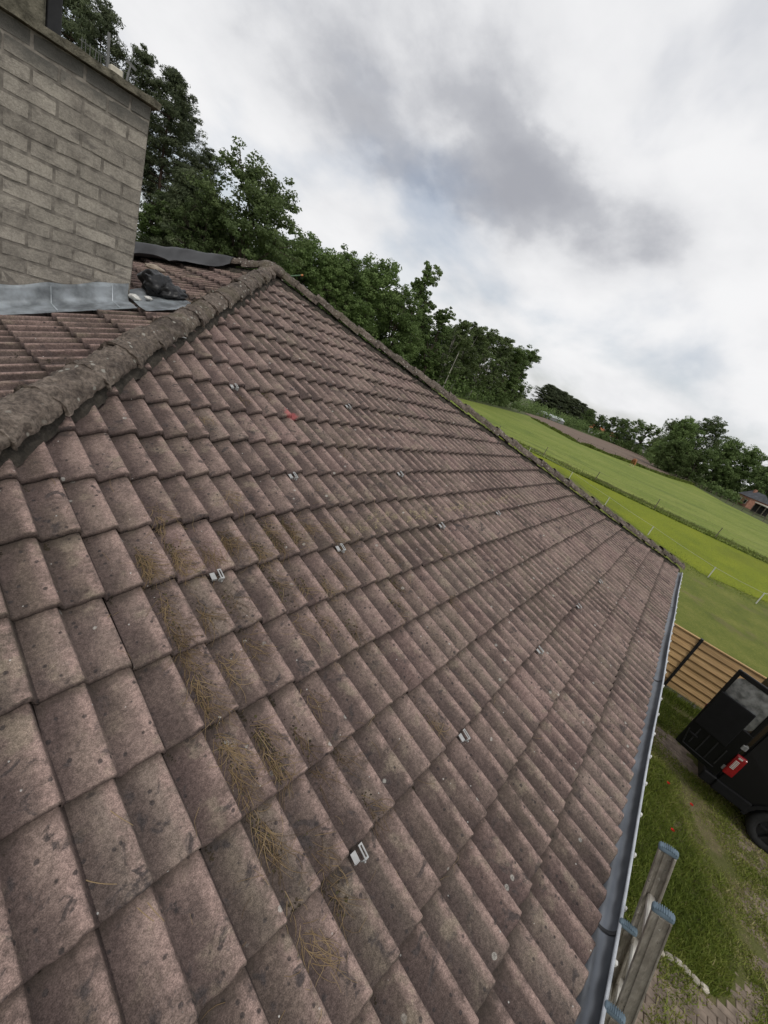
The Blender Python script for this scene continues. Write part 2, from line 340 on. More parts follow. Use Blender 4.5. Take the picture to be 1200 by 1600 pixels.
M_PLOUGH = ground_mat('ploughed_soil', [(0.3, (0.12, 0.085, 0.062)), (0.5, (0.165, 0.118, 0.088)), (0.7, (0.21, 0.155, 0.118))], 0.3, 2.0, 6, 0.6, 0.06, (1, 0.2, 1))
M_DIRT = ground_mat('sandy_dirt_with_moss', [(0.3, (0.105, 0.092, 0.042)), (0.5, (0.175, 0.150, 0.076)), (0.7, (0.26, 0.215, 0.125))], 2.2, 22, 70, 0.9, 0.02, None, (1.6, 0.44, 0.8, (0.105, 0.118, 0.030)))
def sheet(name, poly, z, mat, kind='structure', cuts=0):
    bm = bmesh.new(); vs_ = [bm.verts.new((x, y, z)) for x, y in poly]; f = bm.faces.new(vs_)
    if f.normal.z < 0: bmesh.ops.reverse_faces(bm, faces=[f])
    bm.normal_update()
    if bm.faces[:][0].normal.z < 0: bmesh.ops.reverse_faces(bm, faces=bm.faces[:])
    o = link(name, from_bm(name, bm), mat); prop(o, kind=kind); return o
sheet('ground', [(-2500, -2500), (2500, -2500), (2500, 2500), (-2500, 2500)], GROUND - 0.06, M_GROUND)
sheet('driveway', [(-6, -9), (11.5, -9), (11.5, 0.6), (-6, 0.6)], GROUND - 0.012, M_DIRT)
prop(sheet('paddock', [(11.72, -30), (29.6, -5.6), (28.2, -2.2), (31.4, 1.2), (40.5, 8.6), (46, 22), (46, 40), (11.72, 40)], GROUND, M_LAWN), kind='structure')
sheet('paddock_edge', [(11.6, -30), (29.62, -30), (29.62, -5.6), (11.72, -29.9)], GROUND - 0.004, M_LAWN)
sheet('young_grass_strip', [(29.6, -40), (46.5, -40), (46.5, 30), (46.0, 22), (40.5, 8.6), (31.4, 1.2), (28.2, -2.2), (29.6, -5.6)], GROUND + 0.012, M_BRIGHT)
sheet('pasture', [(46.5, -45), (104, -17.5), (112, -13), (120, -7.5), (148, 0.2), (127, 6.2), (111, 16.8), (104, 24.5), (128, 44), (140, 50), (100, 46), (46.5, 40)], GROUND + 0.02, M_PASTURE)
sheet('ploughed_field', [(127.2, 6.2), (148, 0.9), (290, 17), (262, 30), (208, 47), (186, 60), (150, 56), (141, 50.2), (128.5, 44), (104.4, 24.5), (111.4, 16.8)], GROUND + 0.025, M_PLOUGH)

# ------------------------------------------------------------------ the house: roof
HOUSE = empty('house', (3.85, 6.5, GROUND))
prop(HOUSE, 'house with a mossy brown tiled hip roof, grey chimney and zinc gutter', 'house')
bm = bmesh.new()
e = 0.075                                           # deck lies under the tiles
bv = [bm.verts.new((x, y, -e - 0.02)) for x, y in ((X0 + .12, .12), (X1 - .12, .12), (X1 - .12, Y1 - .12), (X0 + .12, Y1 - .12))]
ba = bm.verts.new((APEX.x, APEX.y, APEX.z - e))
bv2 = [bm.verts.new((v.co.x, v.co.y, -0.26)) for v in bv]
for i in range(4):
    j = (i + 1) % 4; bm.faces.new((bv[i], bv[j], ba)); bm.faces.new((bv2[i], bv2[j], bv[j], bv[i]))
bm.faces.new(bv2[::-1])
ROOF = link('roof', from_bm('roof_deck', bm), M_DARK, HOUSE)
ROOF['label'] = 'brown weathered double-wave concrete tile roof with four hips'

def prof(q):                                         # one wave: quick fall after the previous crest, long rise to the next
    q = q % GW
    if q < 0.023:
        t = q / 0.023; return GA * (0.5 + 0.5 * math.cos(math.pi * t))
    r = (q - 0.023) / (GW - 0.023); return GA * (0.62 * (0.5 - 0.5 * math.cos(math.pi * r)) + 0.38 * (1 - (1 - r) ** 1.6))
Q1 = [0.011, 0.017, 0.025, 0.044, 0.068, 0.092, 0.114, 0.132, 0.143, 0.150, 0.1555, 0.161]
QS = Q1 + [0.150 + q for q in Q1[2:-3]] + [0.293, 0.300, 0.3055, 0.311, 0.317, 0.3230]
SS = [(0.004, -0.038), (-0.002, -0.024), (-0.001, -0.007), (0.007, 0.0), (0.030, 0.0), (0.10, 0.0), (0.22, 0.0), (0.352, 0.0)]
def tile_arrays(seed):
    """tile local frame: u from the crest two waves to the left, v upslope from the front edge, w off the crest-tip plane"""
    rg = random.Random(seed); ph = rg.random() * 50; V = []; cr = []; fr = []
    for i, (s, dw) in enumerate(SS):
        for j, q in enumerate(QS):
            h = prof(q); left = max(0.0, 1 - (q - 0.012) / 0.02)
            w = h - GA - GT * max(s, 0.0) / GG - 0.004 * left + dw
            wob = 0.0030 * mnoise.noise(Vector((q * 38 + ph, s * 3, ph)))
            ss = s + (0.0060 * mnoise.noise(Vector((q * 16 + ph, 3.1, ph))) + 0.0040 * mnoise.noise(Vector((q * 55 + ph, 7.7, ph))) if i < 4 else 0)
            V.append((q, ss, w + wob * 0.6)); cr.append(h / GA if i > 2 else 0.1)
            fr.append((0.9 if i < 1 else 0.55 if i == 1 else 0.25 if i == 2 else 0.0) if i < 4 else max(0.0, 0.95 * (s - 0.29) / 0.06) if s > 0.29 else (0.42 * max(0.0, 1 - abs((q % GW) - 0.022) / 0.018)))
    n = len(QS); m = len(SS)
    # right side skirt of the overlapping roll
    base = len(V)
    for i in range(m):
        x, s, w = V[i * n + n - 1]; V.append((x - 0.001, s, w - 0.011)); cr.append(0.2); fr.append(0.6)
    F = [(i * n + j, i * n + j + 1, (i + 1) * n + j + 1, (i + 1) * n + j) for i in range(m - 1) for j in range(n - 1)]
    F += [(i * n + n - 1, base + i, base + i + 1, (i + 1) * n + n - 1) for i in range(m - 1)]
    return np.array(V, np.float32), np.array(F, np.int32), np.array(cr, np.float32), np.array(fr, np.float32)
TV = [tile_arrays(s) for s in range(6)]
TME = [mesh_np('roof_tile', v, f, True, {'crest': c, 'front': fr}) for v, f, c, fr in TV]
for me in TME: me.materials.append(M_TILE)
def face_frame(o, u, v):
    u, v = Vector(u).normalized(), Vector(v).normalized(); w = u.cross(v)
    return Matrix(((u.x, v.x, w.x, o[0]), (u.y, v.y, w.y, o[1]), (u.z, v.z, w.z, o[2]), (0, 0, 0, 1)))
S1 = math.hypot(APEX.y, APEX.z); S2 = math.hypot(APEX.x - X0, APEX.z); S3 = math.hypot(X1 - APEX.x, APEX.z)
FACES = [  # frame, left and right end of the eave in u, u of the apex, slant length
    (face_frame((0, 0, 0), (1, 0, 0), (0, APEX.y, APEX.z)), X0, X1, APEX.x, S1),
    (face_frame((X0, 0, 0), (0, -1, 0), (APEX.x - X0, 0, APEX.z)), -Y1, 0.0, -APEX.y, S2),
    (face_frame((0, Y1, 0), (-1, 0, 0), (0, -APEX.y, APEX.z)), -X1, -X0, -APEX.x, S1),
    (face_frame((X1, 0, 0), (0, 1, 0), (-(X1 - APEX.x), 0, APEX.z)), 0.0, Y1, APEX.y, S3)]
cands = []
chim = (0.25, 1.45, 5.35, 5.95)
for fi, (F, ul, ur, ua, S) in enumerate(FACES):
    nrow = int(S / GG) + 1
    for n in range(nrow):
        s0 = n * GG - (0.028 if n == 0 else 0.0)
        a = ul + (ua - ul) * max(s0, 0) / S; b_ = ur + (ua - ur) * max(s0, 0) / S
        k0 = int(math.floor(a / 0.3)) - 1; k1 = int(math.ceil(b_ / 0.3)) + 1
        for k in range(k0, k1):
            uu = k * 0.3
            if uu + 0.33 < a or uu > b_: continue
            rg = random.Random(fi * 100003 + n * 1009 + k * 17)
            J = Matrix.Translation((uu + rg.uniform(-.003, .003), s0 + rg.uniform(-.006, .006), rg.uniform(-.0025, .003))) @ Matrix.Rotation(R(rg.gauss(0, .35)), 4, 'Z') @ Matrix.Rotation(R(rg.gauss(0, .25)), 4, 'X') @ Matrix.Rotation(R(rg.gauss(0, .3)), 4, 'Y')
            c = F @ Vector((uu + .17, s0 + .17, 0))
            if fi == 1 and chim[0] - .02 < c.x < chim[1] + .02 and chim[2] < c.y < chim[3]: continue
            cut = (uu < ul + (ua - ul) * (s0 + .37) / S + .02) or (uu + .34 > ur + (ua - ur) * (s0 + .37) / S - .02)
            area = 0.0; P = [project(F @ Vector((uu + dx, s0 + dy, 0))) for dx, dy in ((0, 0), (.3, 0), (.3, .3373), (0, .3373))]
            if all(P):
                area = abs(sum(P[i][0] * P[(i + 1) % 4][1] - P[(i + 1) % 4][0] * P[i][1] for i in range(4))) / 2
                cx = sum(p[0] for p in P) / 4; cy = sum(p[1] for p in P) / 4
                nrm = F.to_3x3() @ Vector((0, 0, 1))
                if not (-60 < cx < 1260 and -60 < cy < 1660) or (CAM - c).dot(nrm) < 0 or fi > 1: area = 0.0
            cands.append((area, fi, n, k, F @ J, cut, rg.randrange(6), rg.random()))
cands.sort(key=lambda t: -t[0])
def cut_tile(v, f, cr, fr, M, fi):
    F, ul, ur, ua, S = FACES[fi]; L = F.inverted() @ M
    bm = bmesh.new(); lc = bm.verts.layers.float.new('crest'); lf = bm.verts.layers.float.new('front')
    vv = []
    for p, a, b_ in zip(v, cr, fr):
        q = bm.verts.new(L @ Vector(p)); q[lc] = a; q[lf] = b_; vv.append(q)
    for q in f: bm.faces.new([vv[i] for i in q]).smooth = True
    for (c, sg) in ((ul, 1), (ur, -1)):
        d = Vector((ua - c, S, 0)).normalized(); nrm = Vector((d.y, -d.x, 0)) * sg
        bmesh.ops.bisect_plane(bm, geom=bm.verts[:] + bm.edges[:] + bm.faces[:], plane_co=Vector((c, 0, 0)) + nrm * 0.02, plane_no=nrm, clear_inner=True)
    bmesh.ops.transform(bm, matrix=L.inverted(), verts=bm.verts)
    if not bm.faces: bm.free(); return None
    me = bpy.data.meshes.new('cut_roof_tile'); bm.normal_update(); bm.to_mesh(me); bm.free(); return me
AV, AF, AC, AR, AT = [], [], [], [], []; off = 0; singles = 0
for area, fi, n, k, M, cut, var, rv in cands:
    v, f, cr, fr = TV[var]
    me = TME[var]
    if cut:
        me = cut_tile(v, f, cr, fr, M, fi)
        if me is None: continue
    if singles < 300 and area > 0:
        if cut: me.materials.append(M_TILE)
        o = link('roof_tile', me, None, ROOF); o.matrix_basis = M; singles += 1
    else:
        if cut:
            nv = len(me.vertices); vv = np.empty(nv * 3, np.float32); me.vertices.foreach_get('co', vv); vv = vv.reshape(-1, 3)
            ff = [tuple(p.vertices) for p in me.polygons]; tri = []
            for p in ff:
                for i in range(1, len(p) - 1): tri.append((p[0], p[i], p[i + 1]))
            ca = np.empty(nv, np.float32); me.attributes['crest'].data.foreach_get('value', ca); fa = np.empty(nv, np.float32); me.attributes['front'].data.foreach_get('value', fa)
            bpy.data.meshes.remove(me)
        else:
            vv = v; tri = np.concatenate([f[:, [0, 1, 2]], f[:, [0, 2, 3]]]); ca, fa = cr, fr
        A = np.array(M); w = vv @ A[:3, :3].T + A[:3, 3]
        AV.append(w); AF.append(np.asarray(tri, np.int32) + off); AC.append(ca); AR.append(fa); AT.append(np.full(len(w), rv, np.float32)); off += len(w)
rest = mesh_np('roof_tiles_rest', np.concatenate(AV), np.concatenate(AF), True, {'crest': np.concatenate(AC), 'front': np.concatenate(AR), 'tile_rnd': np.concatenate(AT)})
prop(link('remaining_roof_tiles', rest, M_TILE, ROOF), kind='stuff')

# hip tiles: overlapping half-round caps with a ragged mortar bed
def hip_cap_mesh(seed):
    rg = random.Random(seed); ph = rg.random() * 90; bm = bmesh.new(); NU, NA = 22, 23; L = 0.44; G = []
    for i in range(NU + 1):
        t = i / NU; r0 = 0.108 - 0.012 * t; row = []
        lip = 0.016 * max(0, 1 - t / 0.16)
        for j in range(NA):
            a = math.pi * (0.02 + 0.96 * j / (NA - 1)); r = r0 + lip
            p = Vector((math.cos(a) * r * 1.10, t * L, math.sin(a) * r * 0.92 - 0.012))
            d = 0.015 * nz((p.x, p.y, p.z), 18, 5, ph) + 0.009 * mnoise.noise(Vector((p.x * 45 + ph, p.y * 70, p.z * 45)))
            p += Vector((math.cos(a), 0, math.sin(a))) * d
            if i == 0: p.y += 0.012 * mnoise.noise(Vector((j * .7 + ph, 1, 2)))
            row.append(bm.verts.new(p))
        G.append(row)
    for i in range(NU):
        for j in range(NA - 1): bm.faces.new((G[i][j], G[i][j + 1], G[i + 1][j + 1], G[i + 1][j])).smooth = True
    low = [bm.verts.new(v.co + Vector((-v.co.x * .16, .004, -v.co.z * .16 - .003))) for v in G[0]]
    for j in range(NA - 1): bm.faces.new((low[j], low[j + 1], G[0][j + 1], G[0][j]))
    me = from_bm('hip_tile', bm); me.materials.append(M_HIP); return me
HC = [hip_cap_mesh(s) for s in range(7)]
def mortar_mesh(A, B, seed):
    bm = bmesh.new(); n = int((B - A).length / 0.022); d = (B - A).normalized(); side = d.cross(Vector((0, 0, 1))).normalized(); upv = side.cross(d)
    prev = None
    for i in range(n + 1):
        c = A + (B - A) * (i / n); ring = []
        wl = 0.112 + 0.024 * nz((c.x * 1, c.y, 3.3), 9, 3, seed); wr = 0.112 + 0.024 * nz((c.x, c.y, 9.1), 9, 3, seed + 5)
        def rz(p): return roofz(p.x, p.y) - 0.045
        for (w, hgt) in ((-wl - .012, 0.0), (-wl, 0.030), (-wl + .035, 0.050), (0, 0.055), (wr - .035, 0.050), (wr, 0.030), (wr + .012, 0.0)):
            p = c + side * w; b0 = rz(p); p.z = b0 + hgt + 0.016 * nz((p.x, p.y, p.z), 26, 3, seed); ring.append(bm.verts.new(p))
        if prev:
            for j in range(6): bm.faces.new((prev[j], prev[j + 1], ring[j + 1], ring[j]))
        prev = ring
    return from_bm('mortar_bed', bm)
for hi, c0 in enumerate(((X0, 0), (X1, 0), (X0, Y1), (X1, Y1))):
    A = Vector((c0[0], c0[1], 0)); D = (APEX - A); Ln = D.length; d = D / Ln
    link('mortar_bed', mortar_mesh(A + d * .02, APEX - d * .02, 3.0 * hi), M_MORTAR, ROOF)
    side = d.cross(Vector((0, 0, 1))).normalized(); w = side.cross(d)
    n = int(Ln / 0.365)
    for i in range(n + 1):
        rg = random.Random(hi * 77 + i); s = i * Ln / n - 0.02
        if s > Ln - 0.2: continue
        M = Matrix(((side.x, d.x, w.x, 0), (side.y, d.y, w.y, 0), (side.z, d.z, w.z, 0), (0, 0, 0, 1)))
        M.translation = A + d * s + w * ((0.012 if hi == 0 else 0.022) + rg.uniform(-.008, .008))
        o = link('hip_tile', HC[(i * 3 + hi) % 7], None, ROOF)
        o.matrix_basis = M @ Matrix.Rotation(R(rg.gauss(0, 1.0)), 4, 'Z') @ Matrix.Rotation(R((3.4 if hi == 0 else 5.0) + rg.gauss(0, .8)), 4, 'X') @ Matrix.Rotation(R(rg.gauss(0, 2)), 4, 'Y')
# the cap where the four hips meet
bm = bmesh.new(); bmesh.ops.create_icosphere(bm, subdivisions=4, radius=0.2)
for v in bm.verts:
    p = v.co.copy(); v.co = Vector((p.x * 1.0, p.y * 1.0, max(p.z, -.08) * .55)) * (1 + 0.12 * nz(p, 8, 4, 4.4)); v.co += APEX + Vector((0, 0, 0.035))
link('apex_cap', from_bm('apex_cap', bm, True), M_HIP, ROOF)

# roof hooks: bent metal brackets with a slotted plate
def hook_mesh():
    bm = bmesh.new()
    bm_box(bm, (-0.026, 0.002, 0.020), (0.040, 0.060, 0.005), Matrix.Rotation(R(-6), 4, 'Y'), .001)
    bm_box(bm, (-0.026, -0.028, 0.010), (0.036, 0.004, 0.024))
    for x in (0.004, 0.026): bm_box(bm, (x + .012, -0.002, 0.040), (0.009, 0.088, 0.005))
    for y in (-0.041, 0.037): bm_box(bm, (0.027, y, 0.0401), (0.013, 0.010, 0.0049))
    bm_box(bm, (0.027, -0.046, 0.020), (0.030, 0.004, 0.042)); bm_box(bm, (0.006, -0.040, 0.021), (0.012, 0.006, 0.034))
    bm_tube(bm, [(0.022, -0.056, 0.006), (0.022, -0.056, 0.018)], 0.006, 8)
    return from_bm('roof_hook', bm)
HK = hook_mesh(); HK.materials.append(M_HOOK)
F0 = FACES[0][0]
for k, n in ((5.3, 3), (11.3, 3), (20.5, 3), (29.7, 3), (37.9, 3), (5.3, 7), (11.3, 7), (20.5, 7), (29.6, 7), (11.3, 9), (20.4, 9), (11.3, 12), (20.5, 12)):
    o = link('roof_hook', HK, None, ROOF)
    o.matrix_basis = F0 @ Matrix.Translation((k * .15, n * GG - 0.028, -GA * .78 - .004)) @ Matrix.Scale(.64, 4) @ Matrix.Rotation(R(random.uniform(-4, 4)), 4, 'Z')

# gutter along the front eave
def gutter_mesh(x0, x1, r=0.058, yc=-0.058, zc=-0.050):
    bm = bmesh.new(); xs = []; x = x0
    while x < x1: xs.append(x); x += 0.15
    xs.append(x1); prev = None
    for x in xs:
        ring = []
        sag = 0.004 * math.sin(x * 2.3) + 0.003 * mnoise.noise(Vector((x * 1.3, 0, 0)))
        for rr in (r, r - 0.003):
            for j in range(15):
                a = math.pi * (1.0 + j / 14) if rr == r else math.pi * (2.0 - j / 14)
                ring.append(bm.verts.new((x, yc - math.cos(a) * -rr + sag, zc + math.sin(a) * rr)))
        if prev:
            for j in range(len(ring)):
                q = (j + 1) % len(ring); f = bm.faces.new((prev[j], prev[q], ring[q], ring[j])); f.smooth = True
        else: first = ring
        prev = ring
    bm.faces.new(first[::-1]); bm.faces.new(prev)
    return from_bm('gutter', bm)
GUT = link('gutter', gutter_mesh(X0 + .02, X1 + .03), M_ZINC, HOUSE); GUT['label'] = 'dull grey half-round zinc gutter along the eave'
bm = bmesh.new(); xs = np.arange(X0 + .02, X1 + .03, .15)
bm_tube(bm, [(x, -0.116 + 0.004 * math.sin(x * 2.3), -0.047) for x in xs], 0.0085, 8)
link('gutter_bead', from_bm('gutter_bead', bm, True), M_ZINC_RIM, GUT)
bm = bmesh.new()
for j in range(13):
    a = math.pi * (1.0 + j / 12); bm_box(bm, (0, -0.058 + math.cos(a) * .0565, -0.050 + math.sin(a) * .0565), (0.016, 0.0165, 0.004), None)
JB = None; bm.free()
def joint_mesh():
    bm = bmesh.new(); P = [(-.058 + math.cos(math.pi * (1 + j / 14)) * .0535, -.05 + math.sin(math.pi * (1 + j / 14)) * .0535) for j in range(15)]
    a = [bm.verts.new((-.011, y, z)) for y, z in P]; b_ = [bm.verts.new((.011, y, z)) for y, z in P]
    for j in range(14): bm.faces.new((a[j], b_[j], b_[j + 1], a[j + 1])).smooth = True
    return from_bm('gutter_joint', bm)
JM = joint_mesh(); JM.materials.append(plain('dark_solder_joint', (0.05, 0.05, 0.052), .6, .3, 20))
for x in (1.83, 4.9, 7.9, -1.2):
    o = link('gutter_joint', JM, None, GUT); o.location = (x, 0, 0)
bm = bmesh.new(); bm_box(bm, (0, -0.128, -0.050), (0.022, 0.014, 0.026), None, .004); bm_box(bm, (0.003, -0.132, -0.062), (0.012, 0.010, 0.016), None, .003)
CL = from_bm('gutter_clip', bm); CL.materials.append(M_CLIP)
x = -2.8
while x < X1 - .1:
    o = link('gutter_clip', CL, None, GUT); o.location = (x, 0.004 * math.sin(x * 2.3), random.uniform(-.003, .003)); o.rotation_euler = (0, 0, R(random.uniform(-12, 12))); x += 0.345 + random.uniform(-.01, .01)
# soffit, fascia and walls
link('fascia', box_me('fascia', ((X0 + X1) / 2, 0.02, -0.15), (X1 - X0 - .3, 0.025, 0.17)), M_FASCIA, HOUSE)
bm = bmesh.new()
for (c, s) in ((((X0 + X1) / 2, .55, -1.63), (X1 - X0 - 1.1, .3, 2.73)), (((X0 + X1) / 2, Y1 - .55, -1.63), (X1 - X0 - 1.1, .3, 2.73)), ((X0 + .55, Y1 / 2, -1.63), (.3, Y1 - 1.4, 2.73)), ((X1 - .55, Y1 / 2, -1.63), (.3, Y1 - 1.4, 2.73))): bm_box(bm, c, s)
link('wall', from_bm('wall', bm), M_WALL, HOUSE)

# ------------------------------------------------------------------ chimney
cx0, cx1, cy0, cy1 = chim; ZB, ZT = 0.92, 3.045
CH = link('chimney', box_me('chimney_core', ((cx0 + cx1) / 2, (cy0 + cy1) / 2, (ZB + ZT) / 2), (cx1 - cx0 - .007, cy1 - cy0 - .007, ZT - ZB)), M_JOINT, HOUSE)
CH['label'] = 'stout chimney of rough grey concrete bricks'
def brick_mesh(l, w, h, seed):
    bm = bmesh.new(); bm_box(bm, (0, 0, 0), (l, w, h)); bmesh.ops.subdivide_edges(bm, edges=[e_ for e_ in bm.edges if abs((e_.verts[0].co - e_.verts[1].co).length - l) < 1e-4], cuts=3)
    bmesh.ops.bevel(bm, geom=[e_ for e_ in bm.edges if len(e_.link_faces) == 2 and e_.calc_face_angle() > .5], offset=.006, segments=2, affect='EDGES')
    for v in bm.verts: v.co += Vector((.005 * mnoise.noise(v.co * 30 + Vector((seed, 0, 0))), .004 * mnoise.noise(v.co * 30 + Vector((0, seed, 9))), .006 * mnoise.noise(v.co * 24 + Vector((3, 0, seed)))))
    me = from_bm('brick', bm); me.materials.append(M_BRICK); return me
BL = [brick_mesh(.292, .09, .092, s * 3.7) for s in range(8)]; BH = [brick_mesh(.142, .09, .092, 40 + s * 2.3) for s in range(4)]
nc = int((ZT - ZB) / .1012); 
for c in range(nc + 1):
    z = ZT - .05 - c * .1012
    if z < ZB: break
    for face in range(4):
        ln = (cx1 - cx0) if face % 2 == 0 else (cy1 - cy0); pos = 0.0; first = (c + face) % 2
        segs = []
        if face % 2 == 0: segs = [.3] * 4 if first else [.15] + [.3] * 3 + [.15]
        else: segs = ([.3, .3] if first else [.15, .3, .15])
        for sl in segs:
            a = pos + sl / 2; pos += sl; proud = random.uniform(-.0025, .003)
            if face == 0: p = (cx0 + a, cy0 + .045 - proud, z); rz = 0
            elif face == 2: p = (cx0 + a, cy1 - .045 + proud, z); rz = math.pi
            elif face == 1: p = (cx1 - .045 + proud, cy0 + a, z); rz = math.pi / 2
            else: p = (cx0 + .045 - proud, cy0 + a, z); rz = -math.pi / 2
            if face % 2 == 1 and (a < .1 or a > ln - .1) and sl < .2: continue
            if p[2] + .1 < roofz(p[0], p[1]) - .05: continue
            me = random.choice(BL if sl > .2 else BH)
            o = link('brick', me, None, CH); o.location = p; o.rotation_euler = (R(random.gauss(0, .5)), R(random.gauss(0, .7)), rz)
            if face % 2 == 1: o.location.y = min(max(p[1], cy0 + .155), cy1 - .155) if sl > .2 else p[1]; o.scale = (.94, 1, 1)
bm = bmesh.new(); r = bmesh.ops.create_grid(bm, x_segments=44, y_segments=26, size=.5)
bm.free(); bm = bmesh.new(); bm_box(bm, (0, 0, 0), (cx1 - cx0 + .10, cy1 - cy0 + .10, .050), None); bmesh.ops.subdivide_edges(bm, edges=bm.edges[:], cuts=18, use_grid_fill=True)
for v in bm.verts: v.co += Vector((nz(v.co, 9, 3, 1) * .008, nz(v.co, 9, 3, 5) * .008, nz(v.co, 14, 4, 9) * (.012 if v.co.z > 0 else .004))) + Vector(((cx0 + cx1) / 2, (cy0 + cy1) / 2, ZT + .030))
link('chimney_cap', from_bm('chimney_cap', bm), M_CAP, CH)
bm = bmesh.new(); bm_box(bm, (.845, 5.62, 3.36), (.085, .26, .60), None, .006); bm_box(bm, (.845, 5.62, 3.675), (.12, .30, .03)); link('flue', from_bm('flue', bm), M_BLACKSTEEL, CH)
bm = bmesh.new(); bm_box(bm, (.55, 5.62, 3.26), (.49, .30, .39), None, .015); link('flue_collar', from_bm('flue_collar', bm), M_CAP, CH)
bm = bmesh.new()
for i in range(15):
    x = 1.02 + i * .025; bm_bar(bm, (x, 5.52, 3.07), (x + random.uniform(-.01, .01), 5.52, 3.20 + random.uniform(-.01, .03)), .0035)
bm_bar(bm, (1.0, 5.52, 3.20), (1.40, 5.52, 3.19), .004)
link('bird_guard', from_bm('bird_guard', bm), M_GREYSTEEL, CH)
bm = bmesh.new(); bm_bar(bm, (1.178, 5.50, 3.06), (1.170, 5.50, 3.345), .020, .014); link('guard_post', from_bm('guard_post', bm), M_GREYSTEEL, CH)
bm = bmesh.new(); bm_bar(bm, (1.292, 5.48, 3.06), (1.322, 5.48, 3.26), .014, .010); bm_bar(bm, (1.29, 5.48, 3.255), (1.36, 5.48, 3.235), .012, .02); link('guard_post', from_bm('guard_post', bm), M_GREYSTEEL, CH)
o = link('vent_block', box_me('vent_block', (1.222, 5.47, 3.125), (.085, .06, .085), None, .006), M_CREAM, CH)
# zinc flashing at the foot of the chimney
def strip(name, xs, rows, mat, parent, jit=.004, seed=0):
    bm = bmesh.new(); prev = None
    for x in xs:
        ring = []
        for fn in rows:
            p = Vector(fn(x)); p += Vector((nz(p, 7, 3, seed), nz(p, 7, 3, seed + 3), nz(p, 9, 3, seed + 6))) * jit; ring.append(bm.verts.new(p))
        if prev:
            for j in range(len(ring) - 1): bm.faces.new((prev[j], ring[j], ring[j + 1], prev[j + 1])).smooth = True
        prev = ring
    bmesh.ops.solidify(bm, geom=bm.faces[:], thickness=.003)
    return link(name, from_bm(name, bm), mat, parent)
rz = lambda x, y: (x - X0) * T2
strip('flashing', np.arange(.1, 1.461, .035), [lambda x: (x, 5.344, rz(x, 0) + .165 + .010 * math.sin(x * 17)), lambda x: (x, 5.338, rz(x, 0) + .13), lambda x: (x, 5.335, rz(x, 0) + .05), lambda x: (x, 5.30, rz(x, 0) + .012), lambda x: (x, 5.20, rz(x, 0) + .008), lambda x: (x, 5.10, rz(x, 0) - .004)], M_LEAD, HOUSE, .003)
strip('flashing', np.arange(1.44, 1.90, .03), [lambda x: (x, 5.60, rz(x, 0) + .05), lambda x: (x, 5.42, rz(x, 0) + .04), lambda x: (x, 5.25, rz(x, 0) + .030), lambda x: (x, 5.08, rz(x, 0) + .018), lambda x: (x, 4.95, rz(x, 0) + .006)], M_LEAD, HOUSE, .010, 11)
for xs_ in (.38, .86, 1.30):
    bm = bmesh.new(); bm_tube(bm, [(xs_, 5.336, rz(xs_, 0) + .155), (xs_ + .004, 5.331, rz(xs_, 0) + .08), (xs_, 5.296, rz(xs_, 0) + .016), (xs_ - .003, 5.12, rz(xs_, 0) + .006)], .005, 6); link('flashing_seam', from_bm('flashing_seam', bm), M_LEAD, HOUSE)
# mortar crumbs on the flashing corner and a loose pale lump higher up
for i, (x, y, s) in enumerate(((1.47, 5.27, .05), (1.56, 5.22, .035))):
    bm = bmesh.new(); bmesh.ops.create_icosphere(bm, subdivisions=3, radius=s)
    for v in bm.verts: v.co = v.co * (1 + .5 * nz(v.co, 22, 3, i)); v.co.z *= .5; v.co += Vector((x, y, rz(x, y) + .05))
    link('sealant_lump', from_bm('sealant_lump', bm, True), M_CLIP, HOUSE)

# ------------------------------------------------------------------ loose things on the roof
def ico_thing(name, label, cat, loc, size, mat, disp, sc, sub=4, seed=0.0, floor=None):
    bm = bmesh.new(); bmesh.ops.create_icosphere(bm, subdivisions=sub, radius=1.0)
    for v in bm.verts:
        p = v.co.copy(); d = 1 + disp * nz(p, sc, 4, seed) + disp * .6 * abs(nz(p, sc * 2.1, 3, seed + 4)); v.co = Vector((p.x * size[0], p.y * size[1], p.z * size[2])) * d
        if floor is not None: v.co.z = max(v.co.z, floor + .25 * v.co.x * T2)
    o = link(name, from_bm(name, bm, True), mat); o.location = loc; prop(o, label, cat); return o
M_BAG = plain('black_plastic_film', (0.004, 0.004, 0.0045), 0.42, .3, 5, 0, .5, 14, .5)
bm = bmesh.new()
for (c, s, sd) in (((0, 0, .10), (.17, .20, .15), 1.0), ((.13, -.08, .06), (.15, .14, .11), 5.0), ((-.05, .12, .13), (.10, .12, .13), 9.0), ((.20, .05, .07), (.09, .10, .09), 13.0)):
    r = bmesh.ops.create_icosphere(bm, subdivisions=4, radius=1.0)
    for v in r['verts']:
        p = v.co.copy(); d = 1 + .34 * nz(p, 1.5, 2, sd) - .30 * abs(nz(p, 2.2, 1, sd + 2)) + .05 * abs(nz(p, 5, 1, sd))
        v.co = Vector((p.x * s[0], p.y * s[1], p.z * s[2])) * d + Vector(c); v.co.z = max(v.co.z, -.01 + v.co.x * T2)
bag = link('rubbish_bag', from_bm('rubbish_bag', bm, True), M_BAG); bag.location = (1.72, 5.42, roofz(1.72, 5.42) + .03); bag.rotation_euler = (0, 0, R(-25)); bag.scale = (.92, .92, .82)
prop(bag, 'crumpled black plastic rubbish bag lying beside the chimney foot', 'bag')
